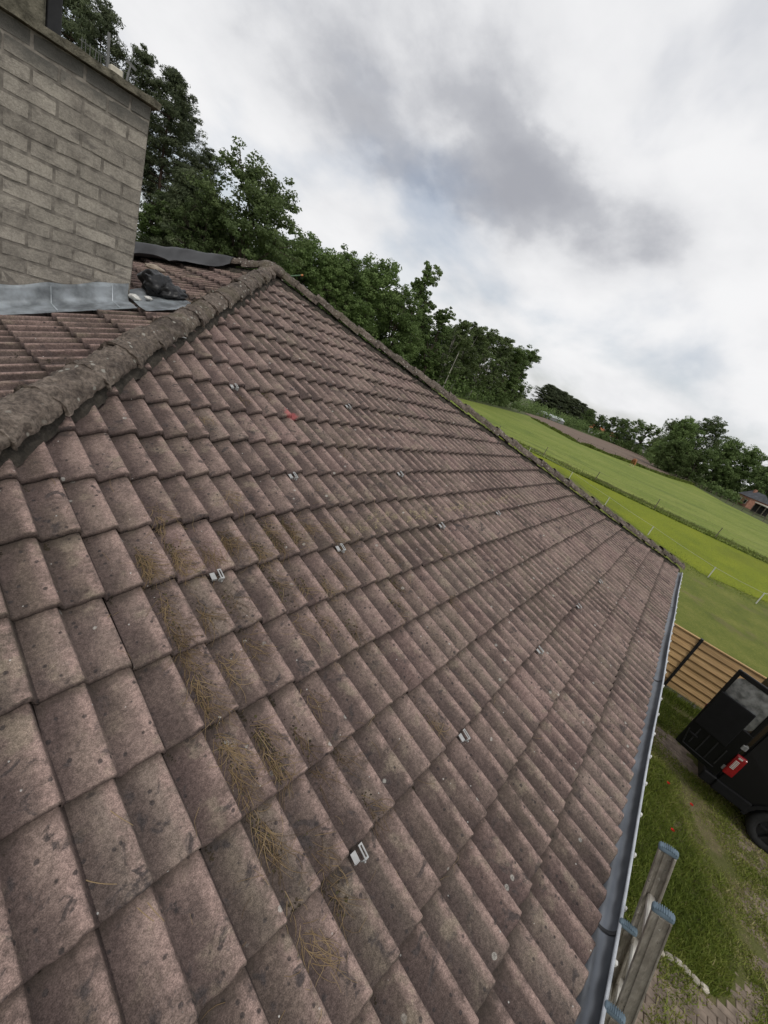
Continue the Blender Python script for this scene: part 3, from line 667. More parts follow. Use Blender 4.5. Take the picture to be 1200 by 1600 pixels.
def tarp():
    A = APEX; B = Vector((X0, Y1, 0)); d = (B - A).normalized(); sd = Vector((-d.y, d.x, 0)).normalized()
    if sd.x > 0: sd = -sd
    bm = bmesh.new(); NI, NJ = 90, 44; G = []
    for i in range(NI + 1):
        row = []; t = .55 + 3.1 * i / NI
        for j in range(NJ + 1):
            q = -1 + 2 * j / NJ; wd = (.62 + .10 * math.sin(t * 3.1) + .06 * math.sin(t * 7.3)) * min(1, .02 + t * .50)
            off_ = q * wd; p = A + d * t + sd * off_; z = roofz(p.x, p.y); cap = .135 * math.exp(-(off_ / .17) ** 4)
            lift = .012 + .018 * nz((p.x, p.y, 0), 3.1, 4, 2) + .060 * abs(nz((p.x, p.y, 0), 1.9, 2, 7)) * min(1, abs(off_) * 3 + .3) + .035 * max(0, math.sin(t * 2.6 + q * 2.0)) * min(1, abs(off_) * 2.2)
            if q > .8: lift += .05 * (q - .8) / .2 * (0.5 + .5 * math.sin(t * 5))
            row.append(bm.verts.new((p.x, p.y, z + max(.012, cap + lift))))
        G.append(row)
    for i in range(NI):
        for j in range(NJ): bm.faces.new((G[i][j], G[i][j + 1], G[i + 1][j + 1], G[i + 1][j])).smooth = True
    bm.normal_update(); bmesh.ops.solidify(bm, geom=bm.faces[:], thickness=-.004)
    o = link('tarpaulin', from_bm('tarpaulin', bm), plain('dark_grey_tarpaulin', (0.046, 0.046, 0.048), .6, .35, 4, 0, .3, 12))
    prop(o, 'dark grey tarpaulin draped over the hip behind the chimney', 'tarpaulin')
tarp()
ico_thing('mortar_lump', 'pale lump of loose mortar on the tiles below the tarpaulin', 'rubble', (2.24, 6.80, roofz(2.24, 6.80) + .02), (.11, .06, .035), plain('pale_loose_mortar', (.34, .28, .22), .95), .35, 3, 3, 2.2)
bm = bmesh.new(); vsx = [bm.verts.new(p) for p in ((0, 0, 0), (.045, .01, 0), (.02, .045, .02), (.012, .01, .03))]
for q in ((0, 1, 3), (1, 2, 3), (2, 0, 3), (0, 2, 1)): bm.faces.new([vsx[i] for i in q])
o = link('tile_chip', from_bm('tile_chip', bm), plain('white_chip', (.72, .70, .68), .8)); o.location = (1.46, 4.55 * CP, 4.55 * SP + .0); prop(o, 'small white chip lying on the tiles beside the left hip', 'chip')
bm = bmesh.new(); bm_tube(bm, [(-.22, 0, -.40), (0, 0, 0), (.16, .0, .075), (.32, .0, .15)], .011, 8); stick = empty('garden_cane', (4.62, 7.62, roofz(4.62, 7.62) + .42), R(-35))
link('cane', from_bm('cane', bm), plain('green_cane', (.09, .16, .09), .6), stick, True); bm = bmesh.new(); bm_tube(bm, [(.30, 0, .1406), (.335, 0, .157)], .015, 8)
link('cane_tip', from_bm('cane_tip', bm), plain('orange_tip', (.55, .22, .08), .6), stick, True); prop(stick, 'thin green cane with an orange tip sticking up behind the roof apex', 'cane')

# dry pine needles and crumbs gathered in the tile troughs
NEED = [(0.47, 2.51, 3), (0.56, 2.47, 3), (0.60, 2.75, 2), (0.63, 2.46, 3), (0.73, 2.52, 3), (0.87, 2.47, 3), (1.04, 2.55, 3), (1.11, 2.45, 3), (1.28, 2.49, 3), (0.45, 2.24, 2), (0.47, 2.10, 3), (0.61, 2.17, 2), (1.06, 2.85, 2), (0.45, 1.89, 2), (0.47, 1.80, 3), (0.61, 1.88, 2), (0.47, 1.59, 3), (0.46, 1.49, 3), (0.62, 1.55, 2), (0.62, 1.44, 3), (0.46, 1.29, 2), (0.46, 1.22, 2), (0.46, 0.91, 2), (0.47, 0.96, 1), (0.61, 0.96, 1), (0.64, 1.09, 1), (0.77, 1.47, 1), (0.77, 1.33, 1), (1.65, 2.40, 2), (1.51, 2.17, 1), (1.80, 2.26, 1), (1.30, 1.91, 1), (1.48, 1.80, 1), (0.54, 2.03, 2), (1.14, 1.96, 1), (2.00, 1.99, 1), (0.75, 1.95, 2), (1.03, 1.30, 1), (1.01, 1.07, 1), (1.55, 1.16, 1), (0.92, 2.55, 3), (1.2, 2.6, 2), (1.45, 2.5, 2), (0.78, 2.2, 1), (0.92, 1.6, 1), (1.36, 2.62, 2), (1.52, 2.58, 2), (1.68, 2.55, 1), (1.82, 2.5, 1), (1.06, 2.2, 1), (1.22, 2.15, 1), (1.36, 2.1, 1), (1.8, 1.85, 1), (2.1, 2.2, 1), (2.4, 1.7, 1), (2.7, 2.1, 1), (1.2, 3.6, 1), (1.7, 3.9, 1), (2.0, 4.0, 1), (2.5, 3.3, 1)]
def surf(u, s):                                      # top of the tiles at u along the eave and s up the slope, in face coordinates
    return prof(u) - GA - GT * ((s % GG) / GG)
def needles():
    V = []; F = []; A = []; rg = random.Random(5)
    def strand(u, s, ang, ln, lift, curve, w, col):
        n = 5; pts = []; a = ang
        for i in range(n + 1):
            pts.append((u, s, surf(u, s) + lift * math.sin(math.pi * i / n) + .003)); u += math.cos(a) * ln / n; s += math.sin(a) * ln / n; a += curve / n
        b = len(V)
        for i, p in enumerate(pts):
            q = pts[min(i + 1, n)]; r_ = pts[max(i - 1, 0)]; dx, dy = q[0] - r_[0], q[1] - r_[1]; l = math.hypot(dx, dy) or 1
            ww = w * (1 - .5 * i / n)
            for sg in (-1, 1):
                P = F0 @ Vector((p[0] - dy / l * ww * sg, p[1] + dx / l * ww * sg, p[2])); V.append(P[:]); A.append(col)
        for i in range(n): F.append((b + 2 * i, b + 2 * i + 1, b + 2 * i + 3, b + 2 * i + 2))
    for (u, s, k) in NEED:
        base = math.floor(u / GW) * GW + .040; tone = rg.uniform(.1, .8)
        for i in range(11 * k + 4):
            uu = base + abs(rg.gauss(0, .028)); sx = s + rg.gauss(0, .045)
            strand(uu, sx, -1.45 + rg.gauss(0, .55), rg.uniform(.06, .13), rg.uniform(.001, .012), rg.gauss(0, .9), rg.uniform(.0007, .0012), min(1, max(0, tone + rg.gauss(0, .2))))
    for i in range(150):
        u = rg.uniform(.2, 2.4); s = rg.uniform(.6, 3.0); strand(u, s, rg.uniform(0, 6.3), rg.uniform(.04, .11), rg.uniform(0, .006), rg.gauss(0, .8), .0008, rg.random())
    for (u, s, a) in ((.115, 1.60, -1.2), (.105, 1.34, -1.3), (.13, 1.335, -1.4), (.02, 1.47, -.9)): strand(u, s, a, .085, .004, .3, .0013, .9)
    me = mesh_np('pine_needles', V, np.array(F, np.int32), False, {'leaf_rnd': A})
    b = MB('dry_needles'); c = b.ramp(b.attr('leaf_rnd'), [(0.0, (.075, .048, .026)), (.5, (.185, .125, .062)), (1, (.30, .215, .115))])
    prop(link('pine_needles', me, b.done(c, .8)), 'dry brown pine needles caught in the troughs of the tiles', 'needles', kind='stuff')
needles()
def crumbs():                                        # moss, bark crumbs and straw-coloured litter
    V = []; F = []; A = []; rg = random.Random(9)
    def lump(u, s, r, col):
        b = len(V); z = surf(u, s); ring = 5
        V.append((F0 @ Vector((u, s, z + r * .55)))[:]); A.append(col)
        for i in range(ring):
            a = 6.283 * i / ring + rg.random(); rr = r * rg.uniform(.6, 1.2); uu, ss = u + math.cos(a) * rr, s + math.sin(a) * rr
            V.append((F0 @ Vector((uu, ss, surf(uu, ss) - .002)))[:]); A.append(col)
        for i in range(ring): F.append((b, b + 1 + i, b + 1 + (i + 1) % ring))
    for (u, s, k) in NEED:
        base = math.floor(u / GW) * GW + .040
        for i in range(40 * k): lump(base + abs(rg.gauss(0, .022)), s + rg.gauss(0, .045), rg.uniform(.0025, .008), rg.choice((.05, .12, .2, .3)))
    for i in range(520):                             # along front lips and trough bottoms all over the near roof
        k = rg.randint(-1, 22); n = rg.randint(1, 12)
        for j in range(rg.randint(3, 9)): lump(k * GW + .038 + rg.gauss(0, .005), n * GG - rg.uniform(.002, .05), rg.uniform(.002, .0055), rg.choice((.02, .08, .15)))
    for i in range(420):                             # straw litter in a band across the middle of the roof
        t = rg.random(); u = 1.72 + 3.6 * t; s = 2.44 + .09 * t + rg.gauss(0, .022)
        if mnoise.noise(Vector((u * 2.3, 4, 1))) < -.12: continue
        lump(u, s, rg.uniform(.004, .010), rg.choice((.75, .85, .95, .5)))
    me = mesh_np('roof_litter', V, np.array(F, np.int32), True, {'leaf_rnd': A})
    b = MB('litter'); c = b.ramp(b.attr('leaf_rnd'), [(0.0, (.022, .018, .013)), (.2, (.055, .042, .026)), (.35, (.075, .07, .03)), (.6, (.19, .15, .085)), (1, (.34, .28, .16))])
    prop(link('roof_litter', me, b.done(c, .95)), 'dark crumbs of moss and straw litter lying on the tiles', 'litter', kind='stuff')
crumbs()

# ------------------------------------------------------------------ yard: pavers, kerb, grass, poppies
GZ = GROUND
def island(x, y):                                    # > 0 inside the grass island beside the house
    right = -2.50 + .10 * math.sin(x * 1.7)
    if x > 6.2: right += (x - 6.2) * .26
    front = 5.02 + .32 * max(0.0, -y - 1.55) ** 2 + .05 * math.sin(y * 9)
    return min(x - front, y - right, 8.95 - .42 * max(0, -y - .9) - x)
M_PAVER = plain('brown_clinker_paver', (.225, .178, .140), .9, .3, 6, 0, .5, 50)
def paver_me(s):
    bm = bmesh.new(); bm_box(bm, (0, 0, 0), (.095, .196, .05), None, .006)
    for v in bm.verts: v.co += Vector((0, 0, .003 * mnoise.noise(v.co * 20 + Vector((s, s, 0)))))
    me = from_bm('paver', bm); me.materials.append(M_PAVER); return me
PV = [paver_me(s * 5.1) for s in range(4)]
DRIVE = bpy.data.objects['driveway']; pav = []
for i in range(int((10.6 - 3.2) / .1)):
    for j in range(int(6.2 / .2)):
        x = 3.2 + i * .1; y = -.75 - j * .2 - (.1 if i % 2 else 0)
        if island(x, y) > -.06: continue
        strip_gap = 9.35 - .55 * (-y - 1.2)
        p = project((x, y, GZ)); ar = 0
        if p and -20 < p[0] < 1220 and -20 < p[1] < 1620: ar = 1 / p[2]
        pav.append((ar, x, y))
pav.sort(reverse=True); bm = bmesh.new(); rg = random.Random(3)
for i, (ar, x, y) in enumerate(pav):
    z = GZ - .020 + rg.uniform(-.004, .005); M = Matrix.Translation((x, y, z)) @ Matrix.Rotation(R(rg.gauss(0, .8)), 4, 'Z') @ Matrix.Rotation(R(rg.gauss(0, .8)), 4, 'X')
    if i < 300 and ar > 0:
        o = link('paver', rg.choice(PV), None, DRIVE); o.matrix_basis = M
    else: bm_box(bm, (0, 0, 0), (.095, .196, .05), M)
prop(link('remaining_pavers', from_bm('remaining_pavers', bm), M_PAVER, DRIVE), kind='stuff')
def soil():
    nx, ny = 190, 130; V = []; x0, x1, y0, y1 = 3.2, 11.5, -6.4, -.3
    for i in range(nx + 1):
        for j in range(ny + 1):
            x = x0 + (x1 - x0) * i / nx; y = y0 + (y1 - y0) * j / ny; isl = island(x, y)
            h = .016 * nz((x, y, 0), 1.1, 4, 3) + .010 * nz((x, y, 0), 5.0, 4, 8)
            cover = -.006 + .018 * max(0.0, 1 - max(0.0, -isl) / .55) + (.007 if x > 6.2 else -.012) - (.020 if 9.0 < x + .45 * (-y - 1.2) + .1 * nz((x, y, 5), 2, 3) < 9.75 else 0) + (.02 if x > 9.9 else 0)
            V.append((x, y, GROUND + .004 + max(-.030, min(.022, h + cover))))
    I = np.arange(nx * (ny + 1)).reshape(nx, ny + 1)[:, :-1].ravel(); F = np.stack([I, I + ny + 1, I + ny + 2, I + 1], 1)
    prop(link('soil', mesh_np('soil', V, F, True), M_DIRT), 'mossy soil that has crept over the driveway pavers', 'soil', kind='stuff')
soil()
M_KERB = plain('pale_kerb_stone', (.44, .40, .33), .9, .4, 14, 0, .6, 40)
KERB = empty('kerb_edging', (5.1, -1.9, GZ)); prop(KERB, 'curved pale stone edging round the end of the grass island', 'kerb')
for i in range(6):
    y = -1.70 - i * .095; x = 5.02 + .32 * max(0.0, -y - 1.55) ** 2 + .05 * math.sin(y * 9) - .01
    y2 = y - .09; x2 = 5.02 + .32 * max(0.0, -y2 - 1.55) ** 2 + .05 * math.sin(y2 * 9) - .01
    bm = bmesh.new(); bm_bar(bm, (x, y, GZ + .018), (x2, y2, GZ + .016 + random.uniform(-.008, .006)), .075, .06, .018); link('edging_stone', from_bm('edging_stone', bm), M_KERB, KERB)
def blades(name, pts, hmin, hmax, w, mat, label, lean=.5, seed=1):
    rg = np.random.default_rng(seed); n = len(pts); P = np.asarray(pts, float); h = rg.uniform(hmin, hmax, n) * P[:, 3]; a = rg.uniform(0, 6.283, n); ln = np.abs(rg.normal(0, lean, n)) * h; la = rg.uniform(0, 6.283, n)
    d = np.stack([np.cos(a), np.sin(a), np.zeros(n)], 1) * (w * rg.uniform(.6, 1.4, n))[:, None]; b = P[:, :3]
    mid = b + np.stack([np.cos(la) * ln * .35, np.sin(la) * ln * .35, h * .6], 1); tip = b + np.stack([np.cos(la) * ln, np.sin(la) * ln, h], 1)
    V = np.stack([b - d, b + d, mid - d * .8, mid + d * .8, tip], 1).reshape(-1, 3); i = np.arange(n)[:, None] * 5
    Q = i + np.array([[0, 1, 3, 2]]); T = i + np.array([[2, 3, 4]]); col = np.repeat(np.clip(P[:, 4] + rg.normal(0, .16, n), 0, 1), 5)
    me = mesh_np(name, V, [Q, T], False, {'leaf_rnd': col}); return prop(link(name, me, mat), label, 'grass', kind='stuff')
def grass_material(name, pts):
    b = MB(name); c = b.ramp(b.attr('leaf_rnd'), pts); b.put(b.b.inputs['Base Color'], c); b.b.inputs['Roughness'].default_value = .7
    t = b.nd('ShaderNodeBsdfTranslucent'); b.put(t.inputs[0], c); mx = b.nd('ShaderNodeMixShader'); mx.inputs[0].default_value = .25
    b.L(b.b.outputs[0], mx.inputs[1]); b.L(t.outputs[0], mx.inputs[2]); b.L(mx.outputs[0], b.out.inputs[0]); return b.m
M_GRASS = grass_material('yard_grass', [(0.0, (.080, .115, .018)), (.4, (.155, .205, .030)), (.7, (.250, .280, .055)), (1, (.44, .38, .19))])
pts = []; rg = random.Random(21)
while len(pts) < 62000:
    x, y = rg.uniform(4.9, 9.2), rg.uniform(-2.75, -.3); s = island(x, y)
    nn = mnoise.noise(Vector((x * 2.1, y * 2.1, 0))); n2 = mnoise.noise(Vector((x * 5.7, y * 5.7, 4)))
    if s < -.02 + .05 * n2: continue
    edge = min(1, max(.12, s * 3.2)); far = max(0.0, (x - 6.3) / 2.6); dens = 1.0 - .55 * far * max(0, .5 - nn) - .3 * max(0, -n2)
    if x < 6.6: dens = 1.0
    if rg.random() > dens: continue
    dry = .32 + .50 * far * (.5 - nn) + .20 * n2 + (.16 if s < .3 else 0) + .12 * nn
    pts.append((x, y, GZ - .01, (.55 + .45 * edge) * (1.0 + .25 * n2), dry))
blades('island_grass', pts, .05, .125, .0042, M_GRASS, 'long green grass growing on the island beside the gutter', .75, 4)
pts = []
while len(pts) < 80000:                              # weeds and dry grass growing between the pavers
    x, y = rg.uniform(3.6, 10.9), rg.uniform(-4.4, -.35)
    if island(x, y) > .04: continue
    nn = mnoise.noise(Vector((x * 1.9, y * 1.9, 7))); n2 = mnoise.noise(Vector((x * 6, y * 6, 2)))
    near = max(0.0, 1 - abs(island(x, y)) / .8)
    vg = max(0, nn + .20 * n2 + .42 * near - .02) + (.6 if x > 9.75 else 0) + (.35 if 8.95 < x + .45 * (-y - 1.2) < 9.35 else 0)
    if x < 5.7: vg *= .5
    if 5.6 < x < 9.0 and y < -1.9: vg += .75 * min(1, (x - 5.6) * 1.5) * max(0.0, .75 + nn) * max(0, 1 - max(0, -y - 3.0))
    if rg.random() > vg * 1.6: continue
    pts.append((x, y, GZ - .005, .5 + .6 * max(0, nn) + (.5 if x > 9.9 else 0), .40 - .15 * nn + .2 * n2 + (.0 if x > 9.8 else .26)))
blades('paving_weeds', pts, .03, .10, .0055, M_GRASS, 'weeds and dry grass growing between the driveway pavers', .9, 5)
pts = []
for i in range(9000):
    y = rg.uniform(-4.5, 3); x = 11.2 + abs(rg.gauss(0, .22)) * -1 + .3; pts.append((x, y, GZ, 1.0 + .8 * max(0, mnoise.noise(Vector((x * 3, y * 3, 1)))), .32 + rg.gauss(0, .1)))
blades('fence_foot_grass', pts, .06, .22, .006, M_GRASS, 'taller green grass along the foot of the plank fence', .5, 6)
# tufts that mark the far edge of the bright strip and the field borders
def tufts(name, line, n, h, w, jit, mat, label, seed, dry):
    rg2 = random.Random(seed); pp = []
    for i in range(n):
        t = rg2.random() * (len(line) - 1); k = int(t); f = t - k; a, b = line[k], line[k + 1]; x = a[0] + (b[0] - a[0]) * f + rg2.gauss(0, jit); y = a[1] + (b[1] - a[1]) * f + rg2.gauss(0, jit)
        pp.append((x, y, GZ, .5 + max(0, .6 + .9 * mnoise.noise(Vector((x * .35, y * .35, seed)))), dry + .25 * mnoise.noise(Vector((x * .4, y * .4, 9)))))
    blades(name, pp, h * .5, h, w, mat, label, .6, seed)
M_HEDGE = grass_material('rank_field_grass', [(0.0, (.070, .105, .014)), (.45, (.130, .165, .026)), (.8, (.115, .140, .035)), (1, (.22, .22, .10))])
tufts('field_margin_grass', [(46.2, 24), (46.2, 10), (46.3, 2), (46.9, -8), (47.6, -22)], 2600, .20, .03, .12, M_HEDGE, 'dark rank grass along the far edge of the bright green strip', 12, .25)
tufts('pasture_seed_heads', [(48.6, 24), (48.6, 10), (48.8, 2), (49.4, -8), (50.2, -22)], 9000, .25, .02, .9, M_HEDGE, 'pale seeding grass just beyond the dark field margin', 13, .75)
tufts('plough_margin_grass', [(130, 45), (104.3, 24.4), (111.2, 16.8), (127, 6.2), (148, .5)], 9000, .6, .10, .5, M_HEDGE, 'low green margin between the pasture and the ploughed field', 14, .3)
tufts('strip_near_edge_grass', [(40.5, 8.7), (31.4, 1.3), (28.2, -2.1), (29.6, -5.6), (30.4, -10)], 3000, .06, .012, .8, M_GRASS, 'young grass thinning out along the white tape fence', 15, .45)
M_POPPY = plain('poppy_red', (.50, .018, .010), .7, .15, 20)
for i, (x, y, lb) in enumerate(((7.887, -1.568, 'red poppy farthest from the ladder on the grass island'), (7.798, -1.954, 'red poppy nearest the black van on the grass island'), (6.87, -1.697, 'red poppy just beyond the top of the ladder'))):
    t = empty('poppy', (x, y, GZ), random.random() * 6); prop(t, lb, 'flower', 'poppies on the grass island'); t.scale = (.75, .75, .95)
    bm = bmesh.new(); bm_tube(bm, [(0, 0, 0), (.01, .01, .09), (.0, .015, .17)], [.0025, .002, .002], 5); link('stem', from_bm('stem', bm), M_GRASS, t, True)
    for k in range(4):
        bm = bmesh.new(); G = []
        for a in range(5):
            row = []
            for r_ in range(4):
                an = k * math.pi / 2 + (a - 2) * .38; rr = .006 + .030 * r_ / 3; row.append(bm.verts.new((math.cos(an) * rr, .015 + math.sin(an) * rr, .17 + .022 * (r_ / 3) ** 2 + .004 * math.sin(a * 3 + k))))
            G.append(row)
        for a in range(4):
            for r_ in range(3): bm.faces.new((G[a][r_], G[a + 1][r_], G[a + 1][r_ + 1], G[a][r_ + 1]))
        link('petal', from_bm('petal', bm), M_POPPY, t, True)

# ------------------------------------------------------------------ plank fence
def wood_mat():
    b = MB('fresh_larch_board'); P = b.pos(); f = b.rand(); g = b.noise(b.scale(P, (6, .8, 40)), 2.5, 6, .6, .4); n = b.noise(b.scale(P, (1, .5, 3)), 3, 4)
    c = b.ramp(g, [(.3, (.34, .20, .088)), (.5, (.50, .325, .155)), (.72, (.62, .43, .225))]); c = b.mul(c, b.step(f, 0, 1, .86, 1.12)); c = b.mul(c, b.step(n, .3, .7, .85, 1.12))
    return b.done(c, .75, b.bump(g, .25, .004))
M_WOOD = wood_mat(); FX = 11.65
FEN = empty('plank_fence', (FX, -2, GZ)); prop(FEN, 'yellow-brown horizontal plank fence with a black steel post', 'fence')
posts = [4.1, 2.3, .5, -1.30, -3.1, -4.9, -6.7]; NB = 8; BHt = .178
for i in range(len(posts) - 1):
    y0, y1 = posts[i], posts[i + 1]
    link('gravel_board', box_me('gravel_board', (FX, (y0 + y1) / 2, GZ + .06), (.045, y0 - y1 - .03, .12), None, .005), plain('grey_gravel_board', (.24, .225, .20), .9) if i == 0 else bpy.data.materials['grey_gravel_board'], FEN)
    for b_ in range(NB):
        zc = GZ + .13 + BHt * (b_ + .5)
        bm = bmesh.new(); bm_box(bm, (0, 0, 0), (.022, y0 - y1 - .036, BHt + .006), Matrix.Rotation(R(13), 4, 'Y'), .004)
        for v in bm.verts: v.co += Vector((FX - .004 + random.uniform(-.001, .001), (y0 + y1) / 2, zc))
        link('board', from_bm('board', bm), M_WOOD, FEN)
    link('top_cap', box_me('top_cap', (FX, (y0 + y1) / 2, GZ + .13 + NB * BHt + .022), (.06, y0 - y1 - .036, .03), None, .004), M_WOOD, FEN)
for y in posts: link('post', box_me('post', (FX - .012, y, GZ + .80), (.075, .062, 1.62), None, .004), M_BLACKSTEEL, FEN)

# ------------------------------------------------------------------ ladder
def alu_mat():
    b = MB('weathered_aluminium'); P = b.pos(); n = b.noise(P, 14, 6, .65); n2 = b.noise(b.scale(P, (1, 1, .12)), 60, 4, .6)
    c = b.ramp(n, [(.3, (.190, .168, .138)), (.55, (.300, .272, .230)), (.75, (.40, .37, .32))]); c = b.mul(c, b.step(n2, .3, .7, .82, 1.15))
    c = b.mix(b.step(b.noise(P, 33, 5, .7), .64, .70, 0, .8), c, (.055, .045, .036)); c = b.mix(b.step(b.noise(P, 9, 5, .7, .5), .66, .70, 0, .7), c, (.52, .50, .44))
    return b.done(c, .6, b.bump(n2, .2, .003), .35)
M_ALU = alu_mat(); M_RUNG = plain('bare_aluminium_rung', (.62, .59, .53), .4, .15, 20, .5)
M_PLUG = plain('blue_grey_plastic_plug', (.120, .165, .200), .55, .15, 25)
LAD = empty('extension_ladder', (1.72, -1.2, GZ)); prop(LAD, 'weathered aluminium extension ladder with blue-grey end plugs against the gutter', 'ladder')
LEAN = .285
def rail(x, ytop, ztop, sx):
    d = Vector((0, -LEAN, -1)).normalized(); ln = (ztop - GZ) / abs(d.z); top = Vector((x, ytop, ztop)); bot = top + d * ln
    yv = Vector((0, 1, -LEAN)).normalized(); M = Matrix(((1, 0, 0, 0), (0, yv.y, -d.y, 0), (0, yv.z, -d.z, 0), (0, 0, 0, 1))); M.translation = top
    bm = bmesh.new(); bm_box(bm, (0, 0, -ln / 2 - .01), (.006, .072, ln - .02), M, .0015)               # web
    for sg in (-1, 1): bm_box(bm, (sx * .012, sg * .031, -ln / 2 - .0105), (.026, .012, ln - .021), M, .003)   # flanges
    bm_box(bm, (-.005 * 1, 0, -ln / 2 - .011), (.004, .020, ln - .022), M, .001)
    for sg in (-1, 1): bm_box(bm, (-sx * .0055, sg * .0325, -ln / 2 - .0107), (.006, .007, ln - .0214), M, .001)
    link('rail', from_bm('rail', bm), M_ALU, LAD)
    bm = bmesh.new(); bm_box(bm, (sx * .010, 0, -.006), (.034, .082, .030), M, .0135, 4)
    for k in range(9): bm_box(bm, (sx * .010, -.032 + k * .008, .0085 - .006 * ((k - 4) / 4) ** 2), (.0345, .0040, .0075), M, .001)
    link('end_plug', from_bm('end_plug', bm), M_PLUG, LAD)
    return M, ln
def section(xa, xb, ytop, ztop, phase):
    M, ln = rail(xa, ytop, ztop, 1); rail(xb, ytop, ztop, -1); s = .30 + phase
    while s < ln - .1:
        bm = bmesh.new(); p = M @ Vector((0, 0, -s)); bm_box(bm, ((xa + xb) / 2, p.y, p.z), (xb - xa, .034, .028), Matrix.Identity(4), .006); link('rung', from_bm('rung', bm), M_RUNG, LAD); s += .28
section(1.565, 1.93, -.055, .47, .0)
section(1.475, 1.905, -.150, -.03, .08)

# ------------------------------------------------------------------ black van at the right edge, rear door swung open
def carpaint():
    b = MB('black_car_paint'); b.b.inputs['Coat Weight'].default_value = .15; b.b.inputs['Coat Roughness'].default_value = .15
    b.b.inputs['Specular IOR Level'].default_value = .2
    return b.done((.003, .003, .0034), .5, b.bump(b.noise(b.pos(), 3, 3), .05, .01))
M_PAINT = carpaint(); M_PLASTIC = plain('black_plastic_trim', (.005, .005, .0055), .65, .2, 10, 0, .15, 60, .2); M_GLASS = plain('grey_glass', (.34, .35, .355), .22, .45, 9, .5, .35, 22, .6)
M_DKGLASS = plain('dark_window_glass', (.012, .013, .014), .06, .1, 3, 0, 0, 5, .6); M_TYRE = plain('tyre_rubber', (.014, .014, .014), .85, .2, 20, 0, .4, 80); M_RIM = plain('black_wheel_rim', (.03, .03, .032), .4, .2, 10, .5)
M_RED = plain('red_lamp_lens', (.20, .006, .010), .18, .15, 20, 0, 0, 5, .6); M_WHITE = plain('clear_lamp_lens', (.42, .41, .37), .2, .1, 20)
VAN = empty('van', (9.3, -4.5, GZ)); prop(VAN, 'black van at the right edge with its rear door swung open', 'van')
VX0, VX1, VY0 = 8.30, 10.15, -2.10                  # near side, far side, rear; the nose points to -y
def side_profile():
    pts = [(0, .62), (.02, 1.35), (.07, 2.30), (.22, 2.42), (3.0, 2.46), (3.35, 2.36), (4.15, 1.45), (4.95, 1.18), (5.10, .90), (5.08, .42)]
    def arch(c): return [(c + .46 * math.cos(math.pi * k / 12), .36 + .46 * math.sin(math.pi * k / 12)) for k in range(13)]
    pts += [(4.75, .36)] + arch(4.20) + arch(.98) + [(.10, .40)]
    return pts
def van_shell():
    bm = bmesh.new(); pr_ = side_profile(); n = len(pr_)
    def tum(h): return max(0.0, (h - 1.2)) * .075
    a = [bm.verts.new((VX0 + tum(h), VY0 - d, GZ + h)) for d, h in pr_]; b_ = [bm.verts.new((VX1 - tum(h), VY0 - d, GZ + h)) for d, h in pr_]
    bm.faces.new(a[::-1]); bm.faces.new(b_)
    for i in range(n):
        j = (i + 1) % n; bm.faces.new((a[i], a[j], b_[j], b_[i]))
    bmesh.ops.recalc_face_normals(bm, faces=bm.faces[:])
    bmesh.ops.bevel(bm, geom=[e_ for e_ in bm.edges if e_.calc_length() > .3 or (abs(e_.verts[0].co.x - e_.verts[1].co.x) < .08 and e_.verts[0].co.z > GZ + .9)], offset=.03, segments=3, affect='EDGES')
    bmesh.ops.triangulate(bm, faces=[f for f in bm.faces if len(f.verts) > 4]); return from_bm('body', bm)
BODY = link('body', van_shell(), M_PAINT, VAN)
for d in (.98, 4.20):
    for sx, xx in ((1, VX0 + .11), (-1, VX1 - .11)):
        c = Vector((xx, VY0 - d, GZ + .36)); wh = empty('wheel', c, 0, None); wh.parent = VAN; wh.matrix_parent_inverse = world_inv(VAN)
        bm = bmesh.new(); pr_ = [(.235, -.09), (.30, -.105), (.345, -.095), (.36, -.06), (.36, .06), (.345, .095), (.30, .105), (.235, .09)]; seg = 32; rings = []
        for k in range(seg):
            an = 2 * math.pi * k / seg; rings.append([bm.verts.new((o_, math.cos(an) * r_, math.sin(an) * r_)) for r_, o_ in pr_])
        for k in range(seg):
            for j in range(len(pr_)): bm.faces.new((rings[k][j], rings[k][(j + 1) % len(pr_)], rings[(k + 1) % seg][(j + 1) % len(pr_)], rings[(k + 1) % seg][j])).smooth = True
        link('tyre', from_bm('tyre', bm), M_TYRE, wh, True)
        bm = bmesh.new(); bm_tube(bm, [(-.05, 0, 0), (.05, 0, 0)], .236, 28)
        for k in range(6):
            an = 2 * math.pi * k / 6; bm_bar(bm, (-sx * .07, 0, 0), (-sx * .075, math.cos(an) * .22, math.sin(an) * .22), .05, .03)
        bm_tube(bm, [(-sx * .05, 0, 0), (-sx * .095, 0, 0)], .06, 14); link('rim', from_bm('rim', bm), M_RIM, wh, True)
        bm = bmesh.new()
        for k in range(12):
            a0, a1 = math.pi * k / 12, math.pi * (k + 1) / 12; bm_bar(bm, (VX0 - .012 if sx > 0 else VX1 + .012, VY0 - d - .475 * math.cos(a0), GZ + .36 + .475 * math.sin(a0)), (VX0 - .012 if sx > 0 else VX1 + .012, VY0 - d - .475 * math.cos(a1), GZ + .36 + .475 * math.sin(a1)), .03, .06)
        link('wheel_arch_trim', from_bm('wheel_arch_trim', bm), M_PLASTIC, VAN)
bm = bmesh.new(); bm_box(bm, ((VX0 + VX1) / 2, VY0 + .09, GZ + .50), (VX1 - VX0 + .02, .22, .20), None, .04, 3); bm_box(bm, (VX0 - .012, VY0 - .26, GZ + .50), (.05, .52, .20), None, .02, 2); link('rear_bumper', from_bm('rear_bumper', bm), M_PLASTIC, VAN)
link('fuel_flap', box_me('fuel_flap', (VX0 - .003, VY0 - .62, GZ + 1.22), (.012, .18, .20), None, .005), M_PAINT, BODY)
